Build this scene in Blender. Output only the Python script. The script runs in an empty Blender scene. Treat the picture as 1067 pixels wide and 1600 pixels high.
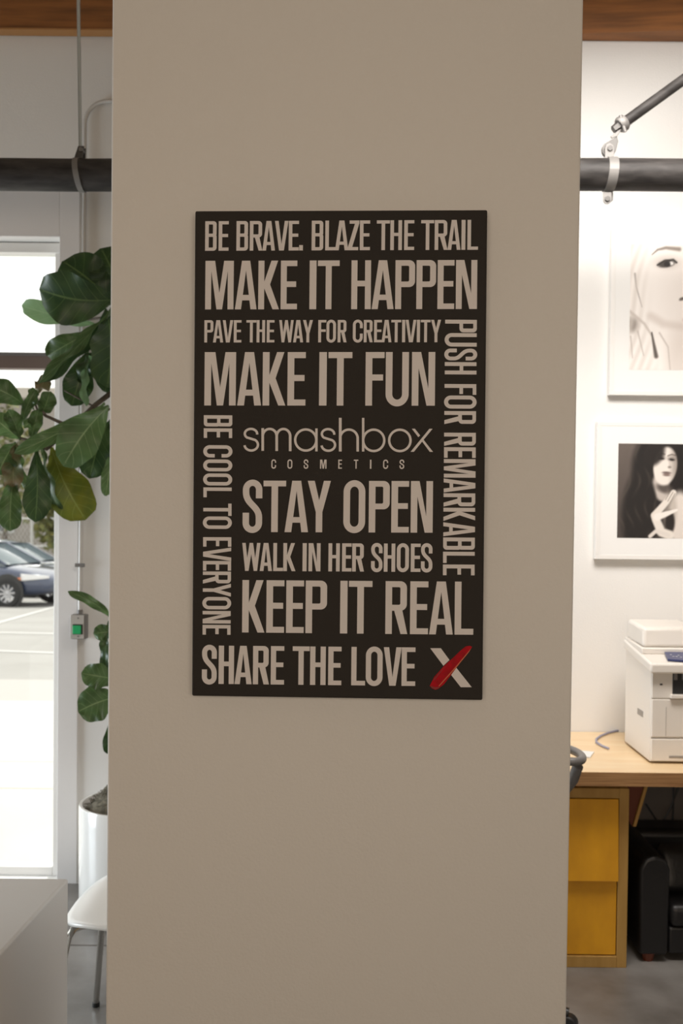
import bpy, math, random
from mathutils import Vector, Matrix
random.seed(7)
sc = bpy.context.scene
COL = sc.collection
PI = math.pi

# ------------------------------------------------------------------ camera
F = 1556.0; CX = 533.5; PPY = 839.0
CAM = Vector((0, 0, 1.65))
PITCH, ROLL = math.radians(1.26), 0.0105
cam_d = bpy.data.cameras.new('camera'); cam = bpy.data.objects.new('camera', cam_d); COL.objects.link(cam)
cam_d.sensor_fit = 'HORIZONTAL'; cam_d.sensor_width = 24.0; cam_d.lens = 24.0 * F / 1067
cam_d.shift_y = (PPY - 800) / 1067.0
MC = Matrix.Rotation(math.radians(90) - PITCH, 3, 'X') @ Matrix.Rotation(ROLL, 3, 'Z')
cam.matrix_world = Matrix.Translation(CAM) @ MC.to_4x4()
cam_d.dof.use_dof = True; cam_d.dof.focus_distance = 2.08; cam_d.dof.aperture_fstop = 5.6
cam_d.clip_start = 0.05; cam_d.clip_end = 300
sc.camera = cam

# ------------------------------------------------------------------ view, sky, lights
sc.view_settings.view_transform = 'Standard'; sc.view_settings.look = 'None'
sc.view_settings.gamma = 1.0; sc.view_settings.use_curve_mapping = False
sc.view_settings.exposure = 0.0
w = bpy.data.worlds.new('sky'); sc.world = w; w.use_nodes = True
bg = w.node_tree.nodes['Background']; bg.inputs[0].default_value = (1.0, 0.985, 0.96, 1); bg.inputs[1].default_value = 1.8

def light(name, kind, energy, color, loc, target, **kw):
    l = bpy.data.lights.new(name, kind); l.energy = energy; l.color = color
    for k, v in kw.items(): setattr(l, k, v)
    o = bpy.data.objects.new(name, l); COL.objects.link(o); o.location = loc
    o.rotation_euler = (Vector(target) - Vector(loc)).to_track_quat('-Z', 'Y').to_euler()
    return o
light('sun', 'SUN', 3.6, (1.0, 0.97, 0.92), (0, 20, 20), (-1.6, 10, 1.0), angle=0.01)
light('room_light', 'AREA', 42, (1.0, 0.81, 0.62), (0.05, -1.3, 1.85), (0.03, 2.0, 1.78), shape='RECTANGLE', size=2.6, size_y=1.0)
light('right_wall_fill', 'AREA', 41, (1.0, 0.95, 0.90), (0.9, 2.65, 3.5), (1.45, 4.2, 1.5), shape='RECTANGLE', size=1.5, size_y=0.8, spread=math.radians(122))  # unseen soft source added to brighten the right wall; ceiling has no opening
light('left_fill_light', 'AREA', 74, (0.84, 0.93, 1.0), (-4.8, 3.3, 0.85), (0.0, 3.55, 0.5), shape='RECTANGLE', size=1.4, size_y=1.4, spread=math.radians(130))  # added fill for the lower left wall; no window is built there

# ------------------------------------------------------------------ pixel -> world
def ray(px, py):
    return MC @ Vector(((px - CX) / F, -(py - PPY) / F, -1.0))
def P(px, py, Y):
    d = ray(px, py); return CAM + d * (Y / d.y)
def PZ(px, py, Z):
    d = ray(px, py); return CAM + d * ((Z - CAM.z) / d.z)
def plane_hit(px, py, p0, n):
    d = ray(px, py); return CAM + d * ((p0 - CAM).dot(n) / d.dot(n))

# ------------------------------------------------------------------ materials
def lin(c):
    c = c / 255.0
    return c / 12.92 if c <= 0.04045 else ((c + 0.055) / 1.055) ** 2.4
def rgb(r, g, b): return (lin(r), lin(g), lin(b), 1)
def mat(name, col, rough=0.6, metal=0.0, bump=None, var=None, spec=0.5, coat=0.0, trans=None):
    """bump=(scale,strength)  var=(scale, other colour, amount, stretch)"""
    m = bpy.data.materials.new(name); m.use_nodes = True
    nt = m.node_tree; b = nt.nodes['Principled BSDF']; L = nt.links.new
    b.inputs['Base Color'].default_value = col; b.inputs['Roughness'].default_value = rough
    b.inputs['Metallic'].default_value = metal; b.inputs['Specular IOR Level'].default_value = spec
    b.inputs['Coat Weight'].default_value = coat
    tc = nt.nodes.new('ShaderNodeTexCoord')
    if var:
        mp = nt.nodes.new('ShaderNodeMapping'); mp.inputs['Scale'].default_value = var[3] if len(var) > 3 else (1, 1, 1)
        n = nt.nodes.new('ShaderNodeTexNoise'); n.inputs['Scale'].default_value = var[0]; n.inputs['Detail'].default_value = 6
        cr = nt.nodes.new('ShaderNodeValToRGB'); cr.color_ramp.elements[0].position = .35; cr.color_ramp.elements[1].position = .68
        cr.color_ramp.elements[0].color = col
        k = var[2]; cr.color_ramp.elements[1].color = [col[i] * (1 - k) + var[1][i] * k for i in range(3)] + [1]
        L(tc.outputs['Object'], mp.inputs[0]); L(mp.outputs[0], n.inputs[0]); L(n.outputs[0], cr.inputs[0]); L(cr.outputs[0], b.inputs['Base Color'])
    if bump:
        n2 = nt.nodes.new('ShaderNodeTexNoise'); n2.inputs['Scale'].default_value = bump[0]; n2.inputs['Detail'].default_value = 3
        bp = nt.nodes.new('ShaderNodeBump'); bp.inputs['Strength'].default_value = bump[1]; bp.inputs['Distance'].default_value = 0.002
        L(tc.outputs['Object'], n2.inputs[0]); L(n2.outputs[0], bp.inputs['Height']); L(bp.outputs[0], b.inputs['Normal'])
    return m
WHITE = (0.78, 0.765, 0.74, 1)
M = {}
M['wall'] = mat('painted_wall', WHITE, .6, bump=(160, .35))
M['trim'] = mat('painted_trim', (0.80, .775, .76, 1), .5, bump=(90, .1))
M['ceiling'] = mat('ceiling_paint', (.6, .5, .4, 1), .8)
M['concrete'] = mat('polished_concrete', (.25, .235, .22, 1), .33, var=(4.5, (.13, .118, .105, 1), .9), bump=(30, .15))
M['beam'] = mat('stained_wood', (.31, .115, .026, 1), .55, var=(3, (.15, .055, .012, 1), .9, (1, 6, 14)), bump=(60, .2))
M['pipe'] = mat('black_steel', (.022, .020, .019, 1), .5, var=(14, (.10, .09, .085, 1), .45, (.6, 2.5, 2.5)), spec=.25, bump=(50, .3))
M['scuff'] = mat('chalk_scuff', (.30, .27, .24, 1), .8)
M['zinc'] = mat('galvanised_steel', (.20, .19, .18, 1), .5, metal=.2)
M['rod'] = mat('zinc_rod', (.55, .60, .60, 1), .3, metal=.8)
M['chrome'] = mat('chrome', (.7, .7, .68, 1), .12, metal=1)
M['bolt'] = mat('bolt_steel', (.10, .095, .09, 1), .45, metal=.5)
M['canvas'] = mat('black_canvas', (.030, .026, .023, 1), .75, bump=(900, .25), spec=.3)
M['ink'] = mat('light_ink', (.79, .755, .75, 1), .7, bump=(900, .1), spec=.3)
M['red'] = mat('red_lipstick_print', (.50, .002, .012, 1), .6, var=(90, (.28, .006, .010, 1), .8, (1, 1, 1)), spec=.15)
M['redpale'] = mat('red_highlight_print', (.62, .16, .07, 1), .6)
M['reddark'] = mat('dark_red_print', (.22, .012, .014, 1), .5)
M['white_gloss'] = mat('white_glazed', (.80, .79, .76, 1), .18, coat=.3)
M['white_plastic'] = mat('white_plastic', (.80, .78, .74, 1), .3)
M['counter'] = mat('white_laminate', (.66, .63, .60, 1), .45)
M['soil'] = mat('dry_moss', (.16, .14, .10, 1), .95, var=(60, (.05, .045, .03, 1), .9), bump=(120, 1))
M['bark'] = mat('bark', (.075, .055, .04, 1), .85, var=(30, (.16, .13, .10, 1), .7), bump=(80, .6))
M['green_button'] = mat('green_plastic', (.02, .42, .14, 1), .35)
M['black_plastic'] = mat('black_plastic', (.025, .025, .025, 1), .4)
M['grey_plastic'] = mat('grey_plastic', (.17, .16, .155, 1), .42)
M['frame_white'] = mat('white_frame', (.80, .78, .75, 1), .4)
M['dark_metal'] = mat('bronze_aluminium', (.17, .125, .105, 1), .45)
M['plywood'] = mat('varnished_plywood', (.80, .57, .32, 1), .35, var=(3, (.84, .66, .42, 1), .8, (1.5, 9, 1)), coat=.2)
M['ply_edge'] = mat('plywood_edge', (.40, .22, .09, 1), .6, var=(3.5, (.20, .09, .03, 1), .9, (1.5, 3, 60)))
M['yellow_wood'] = mat('amber_plywood', (.78, .37, .014, 1), .4, var=(5, (.60, .27, .012, 1), .8, (2, 2, 1)), coat=.2)
M['oak'] = mat('oak_frame', (.46, .27, .075, 1), .45, var=(4, (.38, .21, .05, 1), .8, (6, 6, 1)))
M['leather'] = mat('black_leather', (.010, .0095, .010, 1), .42, bump=(70, .5))
M['foot'] = mat('reddish_wood', (.14, .035, .015, 1), .4)
M['printer'] = mat('cream_plastic', (.74, .69, .63, 1), .4)
M['seam'] = mat('seam_shadow_gap', (.30, .27, .24, 1), .7)
M['navy'] = mat('navy_panel', (.035, .045, .13, 1), .3)
M['cable'] = mat('grey_cable', (.30, .29, .38, 1), .45)
M['black_cable'] = mat('black_cable', (.02, .02, .02, 1), .5)
M['paper'] = mat('paper', (.80, .79, .77, 1), .7)
M['sidewalk'] = mat('concrete_paving', (.55, .53, .49, 1), .85, var=(1.2, (.48, .46, .42, 1), .6))
M['kerb'] = mat('kerb_concrete', (.40, .385, .36, 1), .85)
M['asphalt'] = mat('pale_asphalt', (.33, .32, .30, 1), .9, var=(1.0, (.27, .26, .24, 1), .7))
M['paint_line'] = mat('road_paint', (.52, .51, .49, 1), .8)
M['car_blue'] = mat('blue_car_paint', (.025, .038, .080, 1), .25, coat=1)
M['car_grey'] = mat('slate_car_paint', (.045, .060, .085, 1), .25, coat=1)
M['car_glass'] = mat('car_glass', (.10, .13, .14, 1), .08, spec=1)
M['tyre'] = mat('tyre_rubber', (.02, .02, .02, 1), .8)
M['alloy'] = mat('alloy_rim', (.45, .45, .46, 1), .35, metal=.5)
M['lamp_glass'] = mat('headlamp', (.75, .75, .75, 1), .15, coat=1)
M['amber'] = mat('amber_lamp', (.75, .25, .10, 1), .3)
M['stucco'] = mat('grey_stucco', (.30, .27, .24, 1), .9, var=(.6, (.24, .215, .19, 1), .7))
M['roofing'] = mat('pale_roof', (.42, .38, .33, 1), .8)
M['bglass'] = mat('dark_glazing', (.07, .08, .09, 1), .15)
M['fence'] = mat('fence_steel', (.5, .5, .48, 1), .5, metal=.3)
M['shrub'] = mat('shrub_leaves', (.10, .13, .05, 1), .8, var=(5, (.25, .20, .04, 1), .7))

def glass_mat():
    m = bpy.data.materials.new('window_glass'); m.use_nodes = True; nt = m.node_tree; nt.nodes.clear()
    o = nt.nodes.new('ShaderNodeOutputMaterial'); mx = nt.nodes.new('ShaderNodeMixShader'); mx.inputs[0].default_value = .05
    t = nt.nodes.new('ShaderNodeBsdfTransparent'); t.inputs[0].default_value = (.97, .98, .97, 1)
    g = nt.nodes.new('ShaderNodeBsdfGlossy'); g.inputs['Roughness'].default_value = .02
    L = nt.links.new; L(t.outputs[0], mx.inputs[1]); L(g.outputs[0], mx.inputs[2]); L(mx.outputs[0], o.inputs[0])
    return m
M['glass'] = glass_mat()

def leaf_mat(name, c1, c2, vein, transl=.35):
    m = bpy.data.materials.new(name); m.use_nodes = True; nt = m.node_tree; L = nt.links.new
    b = nt.nodes['Principled BSDF']; out = nt.nodes['Material Output']
    uv = nt.nodes.new('ShaderNodeUVMap'); sep = nt.nodes.new('ShaderNodeSeparateXYZ'); L(uv.outputs[0], sep.inputs[0])
    def mth(op, a, bb=None, c=None):
        n = nt.nodes.new('ShaderNodeMath'); n.operation = op
        for i, v in enumerate((a, bb, c)):
            if v is None: continue
            if isinstance(v, (int, float)): n.inputs[i].default_value = v
            else: L(v, n.inputs[i])
        return n.outputs[0]
    t = sep.outputs[0]; v = mth('ABSOLUTE', mth('SUBTRACT', sep.outputs[1], .5))      # 0 at midrib, .5 at edge
    mid = mth('LESS_THAN', v, .018)
    k = mth('FRACT', mth('SUBTRACT', mth('MULTIPLY', t, 7.0), mth('MULTIPLY', v, 3.0)))
    side = mth('LESS_THAN', mth('ABSOLUTE', mth('SUBTRACT', k, .5)), .035)
    ve = mth('MAXIMUM', mid, mth('MULTIPLY', side, .6))
    tc = nt.nodes.new('ShaderNodeTexCoord'); nz = nt.nodes.new('ShaderNodeTexNoise'); nz.inputs['Scale'].default_value = 14; L(tc.outputs['Object'], nz.inputs[0])
    cr = nt.nodes.new('ShaderNodeValToRGB'); cr.color_ramp.elements[0].position = .4; cr.color_ramp.elements[1].position = .65
    cr.color_ramp.elements[0].color = c1; cr.color_ramp.elements[1].color = c2; L(nz.outputs[0], cr.inputs[0])
    mx = nt.nodes.new('ShaderNodeMixRGB'); L(ve, mx.inputs[0]); L(cr.outputs[0], mx.inputs[1]); mx.inputs[2].default_value = vein
    L(mx.outputs[0], b.inputs['Base Color']); b.inputs['Roughness'].default_value = .38
    bp = nt.nodes.new('ShaderNodeBump'); bp.inputs['Strength'].default_value = .5; bp.inputs['Distance'].default_value = .003; L(ve, bp.inputs['Height']); bp.invert = True
    L(bp.outputs[0], b.inputs['Normal'])
    tr = nt.nodes.new('ShaderNodeBsdfTranslucent'); L(mx.outputs[0], tr.inputs[0])
    ms = nt.nodes.new('ShaderNodeMixShader'); ms.inputs[0].default_value = transl
    L(b.outputs[0], ms.inputs[1]); L(tr.outputs[0], ms.inputs[2]); L(ms.outputs[0], out.inputs[0])
    return m
LEAF = {
 'dark': leaf_mat('leaf_dark', (.025, .060, .018, 1), (.045, .085, .025, 1), (.10, .16, .05, 1), .25),
 'mid': leaf_mat('leaf_mid', (.055, .100, .030, 1), (.078, .138, .045, 1), (.17, .24, .10, 1), .35),
 'light': leaf_mat('leaf_light', (.095, .165, .055, 1), (.12, .21, .075, 1), (.26, .35, .16, 1), .4),
 'pale': leaf_mat('leaf_lit_pale', (.24, .40, .20, 1), (.28, .45, .24, 1), (.34, .5, .28, 1), .6),
 'yellow': leaf_mat('leaf_yellowing', (.10, .13, .015, 1), (.17, .18, .015, 1), (.20, .24, .05, 1), .35),
 'brown': leaf_mat('leaf_browning', (.10, .13, .05, 1), (.20, .14, .07, 1), (.22, .2, .1, 1), .3),
}

# ------------------------------------------------------------------ mesh building
class MB:
    def __init__(s): s.v = []; s.f = []
    def add(s, vs, fs):
        o = len(s.v); s.v += [tuple(v) for v in vs]; s.f += [tuple(i + o for i in f) for f in fs]; return s
    def hexa(s, b4, t4):
        return s.add(list(b4) + list(t4), [(3, 2, 1, 0), (4, 5, 6, 7), (0, 1, 5, 4), (1, 2, 6, 5), (2, 3, 7, 6), (3, 0, 4, 7)])
    def box(s, x0, x1, y0, y1, z0, z1):
        return s.hexa([(x0, y0, z0), (x1, y0, z0), (x1, y1, z0), (x0, y1, z0)], [(x0, y0, z1), (x1, y0, z1), (x1, y1, z1), (x0, y1, z1)])
    def tube(s, pts, r, n=12, caps=True, closed=False):
        pts = [Vector(p) for p in pts]; N = len(pts); rs = r if isinstance(r, (list, tuple)) else [r] * N
        vs = []; up = None
        for i, p in enumerate(pts):
            a = pts[(i - 1) % N] if (i > 0 or closed) else p; b = pts[(i + 1) % N] if (i < N - 1 or closed) else p
            t = (b - a).normalized()
            if up is None:
                up = Vector((0, 0, 1)) if abs(t.z) < .9 else Vector((1, 0, 0))
            u = (up - t * up.dot(t)).normalized(); up = u; vv = t.cross(u)
            for k in range(n):
                an = 2 * PI * k / n; vs.append(p + (u * math.cos(an) + vv * math.sin(an)) * rs[i])
        fs = []
        for i in range(N if closed else N - 1):
            j = (i + 1) % N
            for k in range(n):
                k2 = (k + 1) % n; fs.append((i * n + k, j * n + k, j * n + k2, i * n + k2))
        if caps and not closed: fs += [tuple(range(n)), tuple(range((N - 1) * n, N * n))[::-1]]
        return s.add(vs, fs)
    def cyl(s, a, b, r, n=20): return s.tube([a, b], r, n)
    def lathe(s, prof, c=(0, 0, 0), n=40, axis='Z'):
        vs = []
        for (r, h) in prof:
            for k in range(n):
                an = 2 * PI * k / n; x, y = r * math.cos(an), r * math.sin(an)
                p = (x, y, h) if axis == 'Z' else ((x, h, y) if axis == 'Y' else (h, x, y))
                vs.append((c[0] + p[0], c[1] + p[1], c[2] + p[2]))
        fs = [(i * n + k, i * n + (k + 1) % n, (i + 1) * n + (k + 1) % n, (i + 1) * n + k) for i in range(len(prof) - 1) for k in range(n)]
        return s.add(vs, fs)
    def prism(s, poly, d):
        """poly: 3d points, d: extrusion vector"""
        n = len(poly); d = Vector(d)
        vs = [Vector(p) for p in poly] + [Vector(p) + d for p in poly]
        return s.add(vs, [tuple(range(n)), tuple(range(n, 2 * n))[::-1]] + [(i, i + n, (i + 1) % n + n, (i + 1) % n) for i in range(n)])
    def grid(s, nu, nv, fn):
        vs = [fn(i / nu, j / nv) for i in range(nu + 1) for j in range(nv + 1)]
        return s.add(vs, [(i * (nv + 1) + j, (i + 1) * (nv + 1) + j, (i + 1) * (nv + 1) + j + 1, i * (nv + 1) + j + 1) for i in range(nu) for j in range(nv)])
    def build(s, name, m, parent=None, smooth=False, bevel=0, seg=2, fix=True, label=None, subsurf=0, solid=0):
        me = bpy.data.meshes.new(name); me.from_pydata(s.v, [], s.f)
        if fix:
            import bmesh
            b = bmesh.new(); b.from_mesh(me); bmesh.ops.recalc_face_normals(b, faces=b.faces); b.to_mesh(me); b.free()
        me.materials.append(M[m] if isinstance(m, str) else m)
        o = bpy.data.objects.new(name, me); COL.objects.link(o)
        if parent: o.parent = parent
        if smooth:
            me.polygons.foreach_set('use_smooth', [True] * len(me.polygons))
            if smooth == 'auto': me.set_sharp_from_angle(angle=math.radians(40))
        if solid:
            md = o.modifiers.new('solid', 'SOLIDIFY'); md.thickness = solid; md.offset = 0
        if bevel:
            md = o.modifiers.new('bevel', 'BEVEL'); md.width = bevel; md.segments = seg; md.limit_method = 'ANGLE'; md.angle_limit = math.radians(35); md.harden_normals = False
        if subsurf:
            md = o.modifiers.new('sub', 'SUBSURF'); md.levels = subsurf; md.render_levels = subsurf
        if label: o['label'] = label
        return o
def tag(o, label, cat, group=None, kind=None):
    o['label'] = label; o['category'] = cat
    if group: o['group'] = group
    if kind: o['kind'] = kind
    return o
def thing(name, label, cat, loc=(0, 0, 0), rz=0, group=None):
    o = bpy.data.objects.new(name, None); COL.objects.link(o); o.location = loc; o.rotation_euler = (0, 0, rz); o.empty_display_size = .1
    return tag(o, label, cat, group)
def struct(o, label=None):
    o['kind'] = 'structure'
    if label: o['label'] = label
    return o
def place(root, *objs):
    """keep world coordinates of parts built in world space when parented under a moved root"""
    pass
def arcpts(c, r, a0, a1, n, ax=Vector((1, 0, 0)), ay=Vector((0, 0, 1))):
    return [Vector(c) + ax * r * math.cos(a0 + (a1 - a0) * i / n) + ay * r * math.sin(a0 + (a1 - a0) * i / n) for i in range(n + 1)]

# ------------------------------------------------------------------ the room
WY = 4.40           # window wall
WR = 4.22           # white wall right of the pillar
ox1 = P(92, 900, WY).x; ox0 = -2.75
oz1 = P(60, 371, WY).z; oz0 = 0.002
mb = MB()
mb.box(-5, ox0, WY, WY + .2, 0, 4.3); mb.box(ox1, .1, WY, WY + .2, 0, 4.3)
mb.box(ox0, ox1, WY, WY + .2, oz1, 4.3); mb.box(ox0, ox1, WY, WY + .2, -.1, oz0)
struct(mb.build('wall_back', 'wall'), 'painted window wall left of the pillar')
struct(MB().box(.1, 5, WR, WR + .38, 0, 4.3).build('wall_right', 'wall'), 'white wall behind the desk')
struct(MB().box(-5.1, -5, -5, WY + .2, 0, 4.3).build('wall_left', 'wall'))
struct(MB().box(5, 5.1, -5, WY + .2, 0, 4.3).build('wall_side', 'wall'))
struct(MB().box(-5.1, 5.1, -5.1, -5, 0, 4.3).build('wall_front', 'wall'))
struct(MB().box(-5.1, 5.1, -5.1, WY + .2, 4.3, 4.4).build('ceiling', 'ceiling'))
fl = struct(MB().box(-5, 5, -5, WY, -.12, -.03).build('floor', 'seam'), 'polished grey concrete floor in large slabs')
jy = PZ(130, 1477, 0).y
for (a, b, c, d) in ((-5, 0, jy, WY), (-5, 0, .2, jy), (-5, 0, -5, .2), (0, 5, .2, WY), (0, 5, -5, .2)):
    MB().box(a + .003, b - .003, c + .003, d - .003, -.03, 0).build('slab', 'concrete', fl, bevel=.003, seg=1)

# pillar
TY = math.tan(math.radians(1.8)); PN = Vector((TY, 1, 0)).normalized(); P0 = Vector((0, 2.085, 0))
def ppt(px, py, off=0): return plane_hit(px, py, P0 - PN * off, PN)
tl, tr, bl, br = ppt(175.5, 0), ppt(911.5, 0), ppt(165, 1600), ppt(884.5, 1600)
def ext(a, b, z):
    t = (z - a.z) / (b.z - a.z); return a.lerp(b, t)
front = [ext(tl, bl, 0), ext(tr, br, 0), ext(tr, br, 4.3), ext(tl, bl, 4.3)]
back = [p + Vector((0, .36, 0)) for p in front]
mb = MB(); mb.add(front + back, [(0, 1, 2, 3), (7, 6, 5, 4), (0, 4, 5, 1), (1, 5, 6, 2), (2, 6, 7, 3), (3, 7, 4, 0)])
struct(mb.build('wall_center', 'wall', bevel=.004, seg=2), 'wide painted pillar in the middle of the view')

# beams
bz = P(80, 57, WY).z
bm_ = thing('wooden_beam', 'dark stained wooden beam along the wall top left of the pillar', 'beam', (-2.4, WY - .03, bz))
MB().box(-2.5, 2.45, -.03, .025, 0, .42).build('beam_body', 'beam', bm_, bevel=.003)
MB().box(-2.5, 2.45, -.033, .025, -.001, .006).build('lit_underside', mat('lit_underside_wood', (.40, .19, .06, 1), .5), bm_)  # paler colour paints the light caught by the beam's underside
a = P(905, 53, WR - .06); b = P(1067, 47, WR - .10)
dv = (b - a); dv = dv / dv.x
mb = MB(); p = a - dv * .8; q = a + dv * 2.5
p.z -= 0; h = Vector((0, 0, .5)); bk = Vector((0, .05, 0))
p2 = Vector((p.x, WR - .001, p.z)); q2 = Vector((q.x, WR - .001, q.z))
mb.hexa([p, q, q2, p2], [p + h, q + h, q2 + h, p2 + h])
tag(mb.build('wooden_beam', 'beam', bevel=.003), 'warm brown wooden beam above the white wall right of the pillar', 'beam')

# window (tall glazed opening left)
GY = WY + .10
win = struct(thing('window_1', 'tall glazed opening with white frame and brown middle rail', 'window', (0, 0, 0)))
del win['category']
def zat(px, py, Y): return P(px, py, Y).z
fxr = P(86, 900, GY).x
MB().box(fxr, ox1 + .02, GY - .02, GY + .05, oz0, oz1).build('jamb', 'frame_white', win, bevel=.003)
MB().box(ox0, ox0 + .05, GY - .02, GY + .05, oz0, oz1).build('jamb', 'frame_white', win, bevel=.003)
z2 = zat(50, 397, GY); z3 = zat(50, 382, GY)
MB().box(ox0, ox1, GY - .03, GY + .05, z2, z3).build('top_rail', 'frame_white', win, bevel=.002)
MB().box(ox0 + .05, fxr + .03, GY + .008, GY + .014, z3, oz1).build('pane', 'glass', win)
z4 = zat(50, 577, GY); z5 = zat(50, 553, GY)
mr = MB().box(ox0 + .05, fxr, GY - .02, GY + .04, z4, z5).build('middle_rail', 'dark_metal', win, bevel=.004)
MB().box(ox0 + .05, fxr, GY - .028, GY - .018, z5 - .012, z5 + .002).build('bead', 'grey_plastic', mr)
z6 = zat(50, 1352, GY)
MB().box(ox0 + .05, fxr, GY - .02, GY + .05, oz0, z6).build('bottom_rail', 'frame_white', win, bevel=.003)
MB().box(ox0 + .05, fxr, GY + .008, GY + .014, z5, z2).build('pane', 'glass', win)
MB().box(ox0 + .05, fxr, GY + .008, GY + .014, z6, z4).build('pane', 'glass', win)
cx1 = P(123, 900, WY).x
mb = MB().box(ox1, cx1, WY - .012, WY, 0, oz1 + .27); mb.box(ox0 - .12, ox1, WY - .012, WY, oz1, oz1 + .27); mb.box(ox0 - .12, ox0, WY - .012, WY, 0, oz1)
struct(mb.build('trim_1', 'trim', bevel=.002), 'smooth painted casing around the glazed opening')

# ------------------------------------------------------------------ canvas with lettering
CT = .036
art = thing('wall_canvas', 'black canvas covered in pale condensed slogans hanging on the pillar', 'canvas print')
cor = [ppt(299.8, 1087.4, CT), ppt(753.8, 1094.2, CT), ppt(761.5, 327.7, CT), ppt(304.8, 329.4, CT)]
bk = PN * (CT - .001)
mb = MB(); mb.add(cor + [c + bk for c in cor], [(0, 1, 2, 3), (7, 6, 5, 4), (0, 4, 5, 1), (1, 5, 6, 2), (2, 6, 7, 3), (3, 7, 4, 0)])
mb.build('stretched_canvas', 'canvas', art, bevel=.003)
INK = CT + .0006
S_ = 4.85
def band(cx, cy, ro, ri, a0, a1, n=12):
    """ring sector as quads; ro/ri = (rx, ry)"""
    out = []
    for i in range(n):
        t0 = a0 + (a1 - a0) * i / n; t1 = a0 + (a1 - a0) * (i + 1) / n
        f = lambda r, t: (cx + r[0] * math.cos(t), cy + r[1] * math.sin(t))
        out.append([f(ro, t0), f(ro, t1), f(ri, t1), f(ri, t0)])
    return out
def R_(x0, y0, x1, y1): return [(x0, y0), (x1, y0), (x1, y1), (x0, y1)]
def stroke(pts, s, b):
    out = []; n = len(pts); L, Rr = [], []
    for i, p in enumerate(pts):
        q0 = pts[max(i - 1, 0)]; q1 = pts[min(i + 1, n - 1)]
        tx, ty = (q1[0] - q0[0]), (q1[1] - q0[1]); l = math.hypot(tx, ty) or 1; nx, ny = -ty / l, tx / l
        L.append((p[0] + nx * s / 2, p[1] + ny * b / 2)); Rr.append((p[0] - nx * s / 2, p[1] - ny * b / 2))
    return [[L[i], L[i + 1], Rr[i + 1], Rr[i]] for i in range(n - 1)]
def bowl(x0, xr, y0, y1, s, b, ro):
    ri = (max(ro - s, ro * .22), max(ro - b, ro * .22))
    ri = (ri[0], ri[1])
    out = [R_(x0, y0, xr - ro, y0 + b), R_(x0, y1 - b, xr - ro, y1), R_(xr - s, y0 + ro, xr, y1 - ro)]
    for (cy, a0, a1, sg) in ((y0 + ro, -PI / 2, 0, 1), (y1 - ro, 0, PI / 2, -1)):
        n = 8; fo = []; fi = []
        icx = xr - s - ri[0]; icy = (y0 + b + ri[1]) if sg == 1 else (y1 - b - ri[1])
        for i in range(n + 1):
            t = a0 + (a1 - a0) * i / n
            fo.append((xr - ro + ro * math.cos(t), cy + ro * math.sin(t))); fi.append((icx + ri[0] * math.cos(t), icy + ri[1] * math.sin(t)))
        # extend to the straight pieces
        out += [[fo[i], fo[i + 1], fi[i + 1], fi[i]] for i in range(n)]
        yb = y0 + b if sg == 1 else y1 - b; ye = y0 if sg == 1 else y1
        out.append([(min(xr - ro, icx), ye), (xr - ro, ye), (icx, yb), (min(xr - ro, icx), yb)] if icx <= xr - ro else [(xr - ro, ye), (xr - ro, yb), (icx, yb)])
        yv = cy; out.append([(xr, yv), (xr - s, yv), (xr - s, icy)])
    return out
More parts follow.
